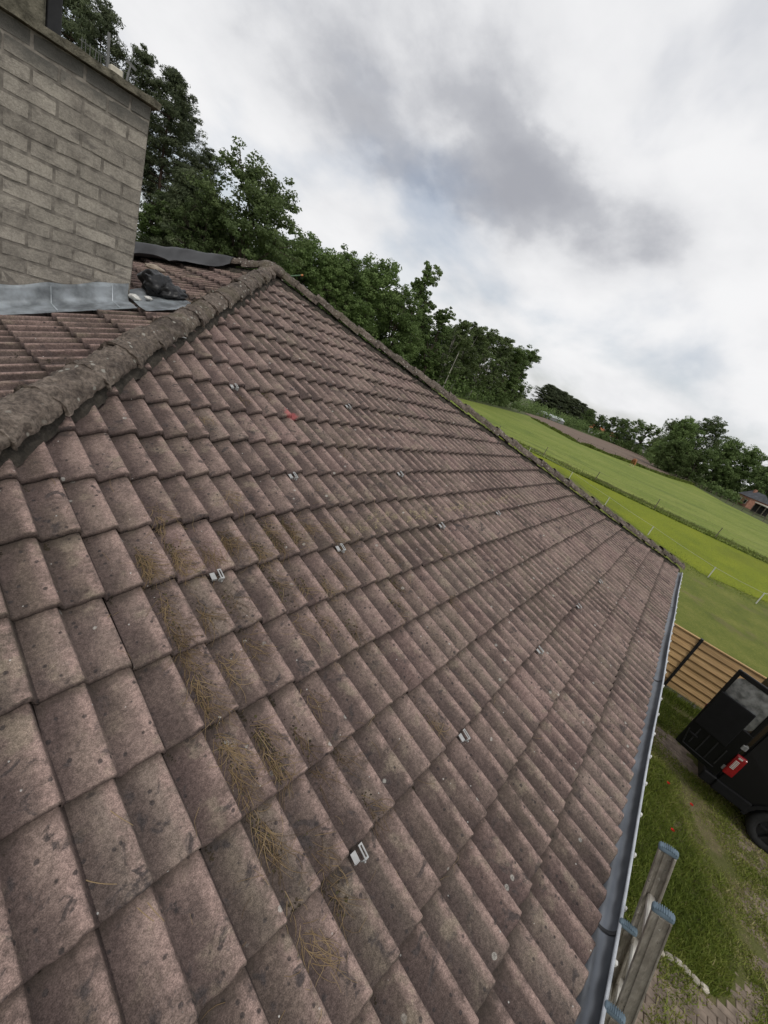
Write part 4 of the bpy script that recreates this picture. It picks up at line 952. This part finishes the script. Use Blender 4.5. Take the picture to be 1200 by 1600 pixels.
link('rain_gutter', box_me('rain_gutter', (VX0 + .075, VY0 - 1.7, GZ + 2.30), (.02, 3.0, .03), None, .005), M_PLASTIC, BODY)
link('side_strip', box_me('side_strip', (VX0 - .012, VY0 - 2.6, GZ + .72), (.03, 2.2, .12), None, .01), M_PLASTIC, VAN)
bm = bmesh.new(); bm_box(bm, (VX0 + .02, VY0 - 1.9, GZ + 1.68), (.02, 1.3, .55), Matrix.Identity(4), .006); link('side_window', from_bm('side_window', bm), M_DKGLASS, BODY)
LT = link('tail_light', box_me('tail_light', (VX0 - .008, VY0 - .035, GZ + .99), (.075, .15, .42), None, .025, 3), M_RED, VAN)
bm = bmesh.new()
for k in range(7): bm_box(bm, (VX0 - .0485, VY0 - .015, GZ + .94 + k * .026), (.006, .06, .014), None, .002)
link('lens_bar', from_bm('lens_bar', bm), M_WHITE, LT); link('indicator_lens', box_me('indicator_lens', (VX0 - .0485, VY0 - .02, GZ + 1.165), (.006, .06, .030), None, .002), M_WHITE, LT)
# open door: hinge at the rear near corner, swung past a right angle
DH = Vector((VX0 + .02, VY0 + .03, 0)); dv = Vector((.31, .95, 0)).normalized(); DW = .70; nv = Vector((-dv.y, dv.x, 0))
DM = Matrix(((dv.x, nv.x, 0, DH.x), (dv.y, nv.y, 0, DH.y), (0, 0, 1, GZ), (0, 0, 0, 1)))
def dbox(bm, x0, x1, z0, z1, y, th, bev=.006): bm_box(bm, ((x0 + x1) / 2, y, (z0 + z1) / 2), (x1 - x0, th, z1 - z0), DM, bev)
bm = bmesh.new(); dbox(bm, 0, DW, .62, 1.60, 0, .06, .012); dbox(bm, 0, .07, 1.585, 2.40, 0, .055, .012); dbox(bm, DW - .06, DW, 1.585, 2.40, 0, .055, .012); dbox(bm, .06, DW - .05, 2.31, 2.40, 0, .0545, .012)
DOOR = link('rear_door', from_bm('rear_door', bm), M_PAINT, VAN)
bm = bmesh.new(); r_ = .10; P = []
for (cx_, cz_, a0) in ((.07 + r_, 1.60 + r_, math.pi), (DW - .06 - r_, 1.60 + r_, 1.5 * math.pi), (DW - .06 - r_, 2.31 - r_, 0), (.07 + r_, 2.31 - r_, .5 * math.pi)):
    for k in range(6): P.append((cx_ + r_ * math.cos(a0 + k * math.pi / 10), cz_ + r_ * math.sin(a0 + k * math.pi / 10)))
vv = [bm.verts.new(DM @ Vector((x_, .012, z_))) for x_, z_ in P]; f = bm.faces.new(vv); bmesh.ops.solidify(bm, geom=[f], thickness=.006); link('door_window', from_bm('door_window', bm), M_GLASS, DOOR)
bm = bmesh.new(); dbox(bm, .16, DW - .03, 1.16, 1.92, .045, .03, .012); link('inner_panel', from_bm('inner_panel', bm), M_PLASTIC, DOOR)
for (x0, z0, x1, z1) in ((.12, .78, .12, 1.12), (.26, .74, .26, 1.14), (.40, .74, .40, 1.14), (.54, .78, .54, 1.12), (.10, .72, .60, .70), (.60, .70, .66, 1.0)):
    bm = bmesh.new(); bm_bar(bm, DM @ Vector((x0, .04, z0)), DM @ Vector((x1, .04, z1)), .012, .018, .003); link('rib', from_bm('rib', bm), M_RIM, DOOR)
for z in (.85, 1.35, 2.2): link('hinge', box_me('hinge', DM @ Vector((.0, .0, z)), (.06, .08, .10), None, .01), M_GREYSTEEL, DOOR)
link('reflector', box_me('reflector', (0, 0, 0), (.012, .03, .07), DM @ Matrix.Translation((DW + .002, .0, 1.52))), M_RED, DOOR)
link('handle', box_me('handle', (0, 0, 0), (.14, .03, .04), DM @ Matrix.Translation((DW - .14, .05, .95)), .008), M_PLASTIC, DOOR)

# ------------------------------------------------------------------ paddock fences and the horse
M_WPOST = plain('white_plastic_post', (.50, .50, .47), .7, .1, 6); M_TAPE = plain('white_fence_tape', (.42, .42, .38), .7, .1, 6)
WF = empty('tape_fence', (30, -2, GZ)); prop(WF, 'white post and tape fence along the near edge of the bright green strip', 'fence')
wp = [(27.5, -9.6), (27.81, -4.79), (28.11, -2.54), (31.6, 1.03), (35.2, 4.6), (39.81, 8.83), (43.6, 14.5)]; top = []
for i, (x, y) in enumerate(wp):
    bm = bmesh.new(); bm_tube(bm, [(x, y, GZ - .05), (x + .02, y, GZ + .68)], .028, 8); link('post', from_bm('post', bm), M_WPOST, WF); top.append((x, y, GZ + .66))
for i in range(len(top) - 1):
    a, b_ = Vector(top[i]), Vector(top[i + 1]); bm = bmesh.new(); bm_tube(bm, [a, (a + b_) / 2 - Vector((0, 0, .03)), b_], .008, 5); link('tape', from_bm('tape', bm), M_TAPE, WF)
bm = bmesh.new(); bm_tube(bm, [top[1], (31.0, -6.2, GZ + .62)], .011, 5); link('tape', from_bm('tape', bm), M_TAPE, WF)
M_OLDPOST = plain('grey_timber_post', (.13, .11, .085), .9, .3, 3)
def wire_fence(name, line, step, h, label, r_=.04):
    E_ = empty(name, (line[0][0], line[0][1], GZ)); prop(E_, label, 'fence'); tops = []
    for k in range(len(line) - 1):
        a, b_ = Vector((*line[k], GZ)), Vector((*line[k + 1], GZ)); n = max(1, int((b_ - a).length / step))
        for i in range(n + (k == len(line) - 2)):
            p = a + (b_ - a) * i / n; bm = bmesh.new(); q = p + Vector((random.uniform(-.06, .06), random.uniform(-.06, .06), h * random.uniform(.9, 1.05))); bm_tube(bm, [p, q], [r_, r_ * .9], 6); link('post', from_bm('post', bm), M_OLDPOST, E_); tops.append(q)
    for z in (.0, -.4):
        for i in range(len(tops) - 1):
            bm = bmesh.new(); bm_tube(bm, [tops[i] + Vector((0, 0, z - .05)), tops[i + 1] + Vector((0, 0, z - .05))], .006 if r_ < .05 else .03, 4); link('rail' if r_ >= .05 else 'wire', from_bm('rail', bm), M_OLDPOST, E_)
wire_fence('wire_fence', [(47.2, 26), (47.3, 2), (48.2, -14), (49, -24)], 5.2, 1.15, 'thin wire fence along the dark edge between strip and pasture')
wire_fence('rail_fence', [(104.3, 24.5), (111.3, 16.8), (127, 6.2), (148, .4), (121, -8.6), (112, -13.6), (104, -18)], 3.4, 1.15, 'weathered timber rail fence round the far side of the pasture', .075)
def horse():
    H = empty('horse', (104.5, 11.8, GZ), R(200)); prop(H, 'chestnut horse with pale legs grazing at the far side of the pasture', 'horse')
    me = bpy.data.meshes.new('horse_body'); V = [(-.75, 0, 1.30, .25), (-.45, 0, 1.30, .31), (0, 0, 1.24, .32), (.45, 0, 1.28, .32), (.72, 0, 1.36, .25), (1.0, 0, 1.32, .17), (1.25, 0, 1.08, .13), (1.40, 0, .82, .12), (1.58, 0, .58, .09), (1.66, 0, .44, .075)]
    E_ = [(i, i + 1) for i in range(9)]
    for sy in (-1, 1):
        b = len(V); V += [(-.72, sy * .16, 1.05, .17), (-.66, sy * .17, .78, .11), (-.82, sy * .17, .52, .065), (-.80, sy * .17, .22, .045), (-.76, sy * .17, .05, .065)]; E_ += [(0, b)] + [(b + i, b + i + 1) for i in range(4)]
        b = len(V); V += [(.55, sy * .16, 1.0, .14), (.56, sy * .16, .74, .085), (.55, sy * .16, .48, .065), (.54, sy * .16, .22, .042), (.57, sy * .16, .05, .062)]; E_ += [(3, b)] + [(b + i, b + i + 1) for i in range(4)]
    b = len(V); V += [(-.98, 0, 1.28, .07), (-1.08, 0, 1.0, .08), (-1.08, 0, .7, .05)]; E_ += [(0, b), (b, b + 1), (b + 1, b + 2)]
    for sy in (-1, 1):
        b = len(V); V += [(1.36, sy * .07, 1.00, .03), (1.33, sy * .09, 1.10, .015)]; E_ += [(7, b), (b, b + 1)]
    me.from_pydata([v[:3] for v in V], E_, []); o = link('body', me, None, H, True); sk = o.modifiers.new('skin', 'SKIN')
    for i, d in enumerate(me.skin_vertices[0].data): d.radius = (V[i][3], V[i][3]); d.use_root = (i == 2)
    o.modifiers.new('sub', 'SUBSURF').render_levels = 2
    b = MB('chestnut_coat'); z = b.nd('ShaderNodeSeparateXYZ'); b.L(b.obj(), z.inputs[0]); c = b.mix(b.step(z.outputs[2], .34, .55), (.52, .42, .33), (.26, .095, .034)); me.materials.append(b.done(c, .7))
    bm = bmesh.new()
    for k in range(9):
        t = k / 8; p = Vector((.70 + .66 * t, 0, 1.58 - .42 * t)); bm_box(bm, p, (.10, .05, .20), Matrix.Identity(4), .02)
    link('mane', from_bm('mane', bm), plain('pale_mane', (.42, .30, .18), .9), H, True); H.scale = (1.15, 1.15, 1.15)
horse()

# ------------------------------------------------------------------ trees
def tube_np(pts, rad, seg=7):
    V = []; F = []; u = None
    for i, p in enumerate(pts):
        t = (pts[min(i + 1, len(pts) - 1)] - pts[max(i - 1, 0)]).normalized(); u = t.orthogonal().normalized() if u is None else (u - t * u.dot(t)).normalized(); v = t.cross(u)
        for k in range(seg): V.append(p + (u * math.cos(6.2832 * k / seg) + v * math.sin(6.2832 * k / seg)) * rad[i])
    for i in range(len(pts) - 1):
        for k in range(seg): F.append((i * seg + k, i * seg + (k + 1) % seg, (i + 1) * seg + (k + 1) % seg, (i + 1) * seg + k))
    return V, F
class Wood:
    def __init__(s): s.V = []; s.F = []
    def add(s, pts, rad, seg=7):
        V, F = tube_np([Vector(p) for p in pts], rad, seg); o = len(s.V); s.V += [v[:] for v in V]; s.F += [tuple(i + o for i in f) for f in F]
    def mesh(s, name, mat):
        me = mesh_np(name, np.array(s.V), np.array(s.F, np.int32), True); me.materials.append(mat); return me
def leaves_mesh(name, C, rc, nper, size, mat, seed, squash=.75, aspect=.6, droop=0.0, clump_rnd=None):
    rg = np.random.default_rng(seed); n = len(C) * nper; c = np.repeat(np.asarray(C, float), nper, 0); rr = np.repeat(np.asarray(rc, float), nper)
    d = rg.normal(size=(n, 3)); d /= np.linalg.norm(d, axis=1)[:, None]; rad = rr * rg.uniform(.25, 1.0, n) ** .6; p = c + d * rad[:, None] * np.array([1, 1, squash]); p[:, 2] -= droop * rad * rg.random(n)
    nrm = d + rg.normal(0, .6, (n, 3)) + np.array([0, 0, .35]); nrm /= np.linalg.norm(nrm, axis=1)[:, None]
    t = np.cross(nrm, rg.normal(size=(n, 3))); t /= np.linalg.norm(t, axis=1)[:, None] + 1e-9; b = np.cross(nrm, t); s = (size * rg.uniform(.6, 1.35, n))[:, None]
    V = np.stack([p - t * s, p + b * s * aspect, p + t * s, p - b * s * aspect], 1).reshape(-1, 3); F = np.arange(n)[:, None] * 4 + np.array([[0, 1, 2, 3]])
    cr = np.repeat(rg.random(len(C)) if clump_rnd is None else clump_rnd, nper); a = np.clip(.55 * cr + .45 * rg.random(n), 0, 1)
    me = mesh_np(name, V, F, False, {'leaf_rnd': np.repeat(a, 4)}); me.materials.append(mat); return me
def broad_tree(seed, H=15.0, rad=4.2, base=.22, nl=11, ncl=150, nper=60, leaf=.20, mat=None, bark=None, open_=False, droop=0.0, trunks=1, slim=1.0):
    rg = random.Random(seed); W = Wood(); lobes = []; zc = H * (base + 1) / 2; hh = H * (1 - base) / 2
    for i in range(nl):
        th = rg.uniform(0, 6.283); z = -1 + 2 * (i + rg.random()) / nl; r_ = math.sqrt(max(0, 1 - z * z)) * rg.uniform(.35, .72)
        lobes.append((Vector((math.cos(th) * r_ * rad, math.sin(th) * r_ * rad, zc + z * hh * .80)), rg.uniform(.40, .62) * rad * (1.05 - .30 * max(0, z))))
    lobes.append((Vector((rg.uniform(-.2, .2) * rad, rg.uniform(-.2, .2) * rad, H - .55 * rad)), .55 * rad))
    for t in range(trunks):
        ox, oy = (rg.uniform(-.8, .8), rg.uniform(-.8, .8)) if trunks > 1 else (0, 0); pts = []; rr = []; r0 = H * (.020 if trunks == 1 else .011) * slim; lx, ly = rg.uniform(-.06, .06), rg.uniform(-.06, .06)
        for k in range(8):
            q = k / 7; pts.append((ox + lx * H * q * q + .12 * math.sin(q * 5 + seed), oy + ly * H * q * q + .12 * math.cos(q * 4 + seed), H * .92 * q)); rr.append(r0 * (1.25 if k == 0 else 1) * (1 - q * .88))
        W.add(pts, rr, 8)
        if t == 0: TP = pts
    def trunk_at(z): q = min(max(z / (H * .92), 0), 1) * 7; k = min(int(q), 6); return Vector(TP[k]).lerp(Vector(TP[k + 1]), q - k)
    C = []; RC = []; CRN = []
    for (c, r_) in lobes:
        z0 = max(H * base * .7, c.z - r_ * 1.6 - .08 * H); a = trunk_at(z0); m = a.lerp(c, .5) + Vector((0, 0, .06 * H * rg.uniform(-.2, 1))); q = 1 - z0 / H; w = H * .0085 * (.35 + q) * slim
        W.add([a, m, c], [w, w * .65, w * .3], 6); lr = rg.random()
        k = int(ncl / len(lobes))
        for i in range(k):
            v = Vector((rg.gauss(0, 1), rg.gauss(0, 1), rg.gauss(0, 1))).normalized() * r_ * (rg.uniform(.35, 1.10) if rg.random() < .85 else 1.14); v.z *= .9; p = c + v
            if p.z < H * base * .75: continue
            C.append(p[:]); RC.append(rg.uniform(.12, .24) * rad * (.70 if open_ else .85)); CRN.append(min(1, max(0, .5 * lr + .5 * rg.random())))
            if i % 4 == 0: W.add([c + v * .15, c + v * .6, p], [w * .32, w * .22, w * .1], 5)
    return W.mesh('trunk', bark or M_BARK), leaves_mesh('crown', C, RC, nper, leaf, mat or M_LEAF, seed, .75, .62, droop, np.array(CRN))
def pine_tree(seed, H=23.0, base=.38, wid=3.4, nper=95, leaf=.16):
    rg = random.Random(seed); W = Wood(); pts = [(.25 * math.sin(k * .7 + seed), .25 * math.cos(k * .6 + seed), H * .97 * k / 9) for k in range(10)]; W.add(pts, [H * .0125 * (1 - .9 * k / 9) for k in range(10)], 8); C = []; RC = []
    z = H * base
    while z < H * .98:
        q = (z - H * base) / (H * (1 - base)); env = wid * (math.sin(math.pi * min(1, .20 + .80 * q)) ** .75 * (1 - .30 * q) + .10); nb = 4 if q < .85 else 3; a0 = rg.uniform(0, 6.3); k = min(int(z / (H * .97) * 9), 8); T = Vector(pts[k]).lerp(Vector(pts[k + 1]), z / (H * .97) * 9 - k)
        for i in range(nb):
            an = a0 + 6.283 * i / nb + rg.uniform(-.5, .5); ln = env * rg.uniform(.55, 1.2); d = Vector((math.cos(an), math.sin(an), 0)); tip = T + d * ln + Vector((0, 0, ln * rg.uniform(-.05, .35))); mid = T + d * ln * .5 + Vector((0, 0, ln * rg.uniform(-.08, .12)))
            W.add([T, mid, tip], [.05, .032, .015], 5)
            for t in (.45, .65, .82, 1.0):
                if rg.random() < .22: continue
                p = T.lerp(tip, t) if t < .5 else mid.lerp(tip, (t - .5) * 2); p = p + Vector((rg.gauss(0, .22), rg.gauss(0, .22), rg.gauss(.15, .15))); C.append(p[:]); RC.append(rg.uniform(.42, .85))
        z += H * rg.uniform(.020, .034)
    for i in range(5): C.append((pts[-1][0] + rg.gauss(0, .25), pts[-1][1] + rg.gauss(0, .25), H * (1 - .012 * i))); RC.append(.4)
    for i in range(6):
        z = H * rg.uniform(.12, base); an = rg.uniform(0, 6.3); W.add([(0, 0, z), (math.cos(an) * .9, math.sin(an) * .9, z - .15)], [.03, .01], 4)
    return W.mesh('trunk', M_BARK_PINE), leaves_mesh('crown', C, RC, nper, leaf, M_NEEDLE, seed, .62, .28, 0)
PROTO = {
    'round': [broad_tree(100 + i, 15, 3.7 + .35 * (i % 3), .05, 13, 330, 66, .145) for i in range(4)],
    'slim': [broad_tree(130 + i, 16, 2.5, .12, 11, 230, 66, .14, M_LEAF) for i in range(2)],
    'birch': [broad_tree(150 + i, 15, 3.1, .14, 12, 330, 56, .135, M_LEAF_BIRCH, M_BARK_BIRCH, True, .9, 3, .8) for i in range(3)],
    'oak': [broad_tree(171 + i, 17, 5.0, .14, 15, 460, 54, .135, M_LEAF_OAK, None, True, 0, 3) for i in range(2)],
    'big': [broad_tree(190 + i, 18, 6.6, .02, 16, 420, 60, .24) for i in range(3)],
    'fir': [pine_tree(230 + i, 15, .05, 3.6, 90, .17) for i in range(2)],
    'pine': [pine_tree(210 + i, 23, (.40, .36, .44)[i], (3.4, 3.8, 3.1)[i]) for i in range(3)]}
PH = {'round': 15, 'slim': 16, 'birch': 15, 'oak': 17, 'big': 18, 'pine': 23, 'fir': 15}
cnt = {}
def plant(kind, x, y, h, label, cat='tree', wide=1.0, group=None, name=None):
    i = cnt.get(kind, 0); cnt[kind] = i + 1; tr, cw = PROTO[kind][i % len(PROTO[kind])]; s = h / PH[kind]
    E_ = empty(name or {'pine': 'pine_tree', 'fir': 'conifer_tree', 'birch': 'birch_tree', 'oak': 'oak_tree'}.get(kind, 'broadleaf_tree'), (x, y, GZ), random.Random(i * 31 + len(kind)).uniform(0, 6.28)); E_.scale = (s * wide, s * wide, s)
    prop(E_, label, cat, group); link('trunk', tr, None, E_, True); link('crown', cw, None, E_, True)
for a in [
    ('pine', 16.5, 64.6, 24.0, 'tall dark pine whose top shows left of the chimney flue guard', 'tree', 1.00),
    ('pine', 19.8, 67.8, 25.0, 'tall dark pine rising right above the chimney cap', 'tree', 1.00),
    ('pine', 22.6, 64.8, 22.8, 'dark pine with bare trunk hugging the right edge of the chimney', 'tree', 0.95),
    ('pine', 24.9, 62.1, 22.2, 'broad dark pine with two-tier crown right of the chimney', 'tree', 1.15),
    ('pine', 28.2, 66.7, 21.6, 'dark pine half hidden behind the broad pine by the chimney', 'tree', 1.00),
    ('pine', 28.4, 60.0, 17.2, 'shorter pine with long side branches next to the tall oak', 'tree', 1.15),
    ('fir', 25.3, 57.0, 13.6, 'dense low conifer between the chimney and the lower oak', 'tree', 1.05),
    ('fir', 28.6, 57.5, 12.2, 'dense low conifer right behind the lower oak', 'tree', 1.10),
    ('oak', 30.2, 52.6, 17.9, 'open-crowned oak with sky showing through, tallest above the roof apex', 'tree', 1.28),
    ('oak', 26.6, 53.5, 12.6, 'lower oak filling the gap between the pines and the tall oak', 'tree', 1.00),
    ('round', 24.2, 58.5, 10.3, 'low dark tree at the foot of the pines beside the chimney', 'tree', 1.34),
    ('round', 36.7, 55.4, 12.8, 'dark green tree straight behind the roof apex', 'tree', 1.28),
    ('round', 42.0, 56.5, 14.2, 'rounded dark tree just right of the roof apex', 'tree', 1.22),
    ('round', 45.6, 54.1, 14.3, 'dark tree second to the right of the roof apex', 'tree', 1.10),
    ('round', 50.6, 57.0, 15.3, 'tree tucked behind the leafy bright tree of the grove', 'tree', 1.10),
    ('round', 51.9, 50.6, 16.4, 'leafy brighter green tree with pointed top in the middle grove', 'tree', 1.16),
    ('round', 58.4, 49.6, 13.8, 'dense dark tree under the slender poplar-like tree', 'tree', 1.22),
    ('slim', 64.2, 51.4, 19.4, 'slender tree standing clear above the rest of the grove', 'tree', 1.10),
    ('slim', 68.6, 48.1, 14.4, 'narrow tree right after the slender tall one in the grove', 'tree', 1.22),
    ('birch', 74.5, 47.0, 14.0, 'first birch of the grove with pale leaning stems', 'tree', 1.22),
    ('birch', 83.0, 48.6, 15.2, 'second birch of the grove with drooping light foliage', 'tree', 1.34),
    ('birch', 92.0, 50.2, 16.3, 'third birch of the grove with loose hanging crown', 'tree', 1.40),
    ('birch', 104.0, 52.2, 16.7, 'last birch before the rounded end tree of the grove', 'tree', 1.46),
    ('round', 117.0, 53.8, 17.3, 'dark tree beside the rounded end tree of the grove', 'tree', 1.34),
    ('round', 133.0, 56.6, 19.0, 'rounded tree that ends the grove at the pasture corner', 'tree', 1.28),
    ('round', 57.8, 72.1, 13.6, 'background tree filling behind the right side of the roof apex', 'tree', 1.59),
    ('round', 66.9, 67.9, 14.6, 'background tree filling behind the bright pointed tree', 'tree', 1.59),
    ('round', 79.0, 62.5, 13.6, 'background tree filling behind the slender tall tree', 'tree', 1.59),
    ('round', 95.0, 60.8, 14.2, 'background tree filling behind the birches', 'tree', 1.59),
    ('round', 36.6, 66.0, 11.7, 'background tree seen under the branches of the tall oak', 'tree', 1.59),
    ('round', 30.8, 67.7, 11.3, 'background tree seen between the pine trunks', 'tree', 1.59),
    ('round', 47.0, 66.0, 13.6, 'dense tree closing the gap right behind the second apex tree', 'tree', 1.50),
    ('round', 56.0, 60.0, 14.2, 'dense tree closing the gap beside the bright pointed tree', 'tree', 1.45),
    ('round', 64.0, 58.5, 14.0, 'dense tree closing the gap left of the slender tree', 'tree', 1.40),
    ('round', 74.0, 56.0, 13.0, 'dense tree closing the gap behind the first birch', 'tree', 1.40),
    ('round', 86.0, 56.0, 13.6, 'dense tree closing the gap behind the second birch', 'tree', 1.35),
    ('round', 100.0, 57.5, 14.4, 'dense tree closing the gap behind the third birch', 'tree', 1.35),
    ('round', 41.5, 62.0, 12.8, 'dense tree closing the gap straight behind the apex', 'tree', 1.45),
    ('round', 248.2, 58.1, 11.6, 'leftmost rounded tree of the row behind the ploughed field', 'tree', 1.52),
    ('round', 254.5, 52.7, 11.8, 'second tree of the row behind the ploughed field, beside the orange roof', 'tree', 1.23),
    ('round', 251.5, 46.6, 13.0, 'third tree of the row behind the ploughed field', 'tree', 1.16),
    ('round', 246.6, 40.2, 14.2, 'fourth tree of the row behind the ploughed field', 'tree', 1.16),
    ('round', 246.4, 34.2, 15.4, 'fifth tree of the row behind the ploughed field', 'tree', 1.16),
    ('slim', 242.1, 28.2, 15.4, 'sixth and narrow tree of the row behind the ploughed field', 'tree', 1.43),
    ('slim', 237.7, 23.2, 15.2, 'last narrow tree of the row, touching the big clump', 'tree', 1.43),
    ('oak', 214.1, 17.2, 19.4, 'hazy open-crowned tree peeping over the left of the big clump', 'tree', 1.00),
    ('big', 164.5, 9.9, 17.4, 'broad bright tree at the left end of the clump at the field corner', 'tree', 0.95),
    ('oak', 171.7, 4.9, 20.8, 'tallest tree of the corner clump with an airy crown', 'tree', 1.15),
    ('big', 157.5, 8.6, 10.2, 'low leafy tree in front of the corner clump, left side', 'tree', 1.00),
    ('big', 159.7, -2.6, 15.6, 'dark rounded tree right of the tallest one in the corner clump', 'tree', 0.95),
    ('big', 164.5, -8.6, 15.8, 'dark tree behind the brick house at the right edge', 'tree', 0.95),
    ('big', 157.3, -17.0, 17.2, 'rightmost tree rising above the brick house roof', 'tree', 1.00),
    ('big', 151.7, 2.0, 10.4, 'low dark tree in the middle foreground of the corner clump', 'tree', 1.00),
    ('fir', 284.0, 96.4, 17.7, 'far pine at the left end of the distant pine row', 'tree', 2.2),
    ('fir', 290.3, 93.4, 17.1, 'second far pine of the distant pine row', 'tree', 2.2),
    ('fir', 296.1, 91.0, 17.1, 'third far pine of the distant pine row', 'tree', 2.2),
    ('fir', 302.2, 87.7, 16.4, 'fourth far pine of the distant pine row', 'tree', 2.2),
    ('fir', 303.4, 83.0, 15.8, 'fifth far pine of the distant pine row', 'tree', 2.2),
    ('fir', 309.3, 79.0, 15.0, 'sixth far pine of the distant pine row', 'tree', 2.2),
    ('fir', 315.4, 74.0, 13.7, 'far pine at the right end of the distant pine row', 'tree', 2.2)]:
    plant(*a)
# undergrowth under the grove, along the far field and at the corner clump
C = []; RC = []; rg = random.Random(77)
def shrubs(line, n, jit, hmax):
    for i in range(n):
        t = rg.random() * (len(line) - 1); k = int(t); f = t - k; a, b_ = line[k], line[k + 1]; x = a[0] + (b_[0] - a[0]) * f + rg.gauss(0, jit); y = a[1] + (b_[1] - a[1]) * f + rg.gauss(0, jit); h = hmax * rg.uniform(.3, 1)
        for j in range(3): C.append((x + rg.gauss(0, .5), y + rg.gauss(0, .5), GZ + h * (j + .4) / 3)); RC.append(h * .32)
shrubs([(16, 62), (28, 60), (40, 58), (52, 56), (64, 54), (76, 49), (92, 51.5), (118, 55), (138, 59)], 420, 1.8, 6.0)
shrubs([(150, 62), (186, 63), (215, 60), (240, 55)], 160, 2.4, 5.5)
shrubs([(282, 98), (300, 88), (318, 74), (330, 60)], 150, 3.0, 9.0)
shrubs([(238, 50), (246, 40), (244, 30), (236, 20), (190, 14)], 190, 1.8, 4.6)
shrubs([(160, 10), (155, 2), (150, -5), (146, -9)], 80, 1.5, 3.2)
prop(link('undergrowth', leaves_mesh('undergrowth', C, RC, 26, .26, M_LEAF, 5, .9, .62)), 'dark shrubs filling in beneath the trees round the fields', 'undergrowth', kind='stuff')

# ------------------------------------------------------------------ far houses
def house(name, label, x, y, rz_, w, d, h, rh, wall, roof, flat=False):
    E_ = empty(name, (x, y, GZ), rz_); prop(E_, label, 'house')
    link('wall', box_me('wall', (0, 0, h / 2), (w, d, h)), wall, E_, True)
    bm = bmesh.new(); o_ = .35; v = [bm.verts.new(p) for p in ((-w / 2 - o_, -d / 2 - o_, h), (w / 2 + o_, -d / 2 - o_, h), (w / 2 + o_, d / 2 + o_, h), (-w / 2 - o_, d / 2 + o_, h), (-w / 2 - o_ * .2, 0, h + rh), (w / 2 + o_ * .2, 0, h + rh))]
    for q in ((0, 1, 5, 4), (2, 3, 4, 5), (1, 2, 5), (3, 0, 4), (3, 2, 1, 0)): bm.faces.new([v[i] for i in q])
    rf = link('roof', from_bm('roof', bm), roof, E_, True); link('chimney', box_me('chimney', (w * .2, d * .1, h + rh * .9), (.6, .6, 1.2)), wall, rf, True)
    for sx in (-.25, .25):
        for sy in (-1, 1):
            wn = link('window', box_me('window', (w * sx, sy * (d / 2 + .02), h * .5), (1.1, .06, 1.2)), M_FASCIA, E_, True); link('pane', box_me('pane', (w * sx, sy * (d / 2 + .06), h * .5), (.9, .03, 1.0)), M_DKGLASS, wn, True)
    for sx in (-1, 1):
        wn = link('window', box_me('window', (sx * (w / 2 + .02), 0, h * .5), (.06, 1.1, 1.2)), M_FASCIA, E_, True); link('pane', box_me('pane', (sx * (w / 2 + .06), 0, h * .5), (.03, .9, 1.0)), M_DKGLASS, wn, True)
M_RBRICK = plain('pinkish_brick_wall', (.33, .165, .115), .9, .2, 1.5); M_SLATE = plain('grey_slate_roof', (.085, .088, .098), .8, .2, 1.0); M_OROOF = plain('orange_pantile_roof', (.36, .13, .065), .85, .2, .8); M_WHITEW = plain('white_house_wall', (.62, .60, .57), .85, .1, .6)
house('brick_house', 'pink brick house with grey slate roof at the right edge', 150, -14.0, R(28), 5.0, 5.0, 2.8, 2.0, M_RBRICK, M_SLATE)
house('far_house', 'far white house with orange roof behind the ploughed field', 272, 55.5, R(70), 7, 6, 2.8, 2.4, M_WHITEW, M_OROOF)
house('far_house', 'far pale house with orange roof between two rows of trees', 270, 47.5, R(110), 7, 6, 2.8, 2.2, M_WHITEW, M_OROOF)
house('far_house', 'far grey-roofed house glimpsed between the narrow trees', 258, 33, R(80), 12, 7, 2.8, 2.2, M_WHITEW, M_SLATE)
SH = empty('shed', (134, -15.8, GZ), R(20)); prop(SH, 'low open shed with a pale flat roof before the brick house', 'shed')
link('roof_slab', box_me('roof_slab', (0, 0, 2.5), (5.5, 4, .22)), plain('pale_shed_roof', (.50, .47, .40), .8), SH, True)
for sx in (-2.5, 0, 2.5):
    for sy in (-1.8, 1.8): link('post', box_me('post', (sx, sy, 1.2), (.14, .14, 2.4)), M_OLDPOST, SH, True)
link('back_panel', box_me('back_panel', (2.6, 0, 1.2), (.08, 3.5, 2.2)), M_DARK, SH, True)
GH = empty('greenhouse', (196, 61, GZ), R(-18)); prop(GH, 'long low greenhouse with pale roof at the end of the ploughed field', 'greenhouse')
bm = bmesh.new(); v = [bm.verts.new(p) for p in ((-9, -2, 0), (9, -2, 0), (9, 2, 0), (-9, 2, 0), (-9, -2, 1.4), (9, -2, 1.4), (9, 2, 1.4), (-9, 2, 1.4), (-9, 0, 2.3), (9, 0, 2.3))]
for q in ((0, 1, 5, 4), (2, 3, 7, 6)): bm.faces.new([v[i] for i in q])
bm.faces.new((v[1], v[2], v[6], v[9], v[5])); bm.faces.new((v[3], v[0], v[4], v[8], v[7])); link('wall', from_bm('gh_wall', bm), M_GLASS, GH, True)
bm = bmesh.new(); v = [bm.verts.new(p) for p in ((-9.1, -2.2, 1.38), (9.1, -2.2, 1.38), (9.1, 0, 2.35), (-9.1, 0, 2.35), (9.1, 2.2, 1.38), (-9.1, 2.2, 1.38))]; bm.faces.new((v[0], v[1], v[2], v[3])); bm.faces.new((v[3], v[2], v[4], v[5])); link('roof', from_bm('gh_roof', bm), plain('milky_greenhouse_roof', (.45, .48, .47), .5), GH, True)
print('single tiles', singles, 'objects', len(bpy.data.objects))
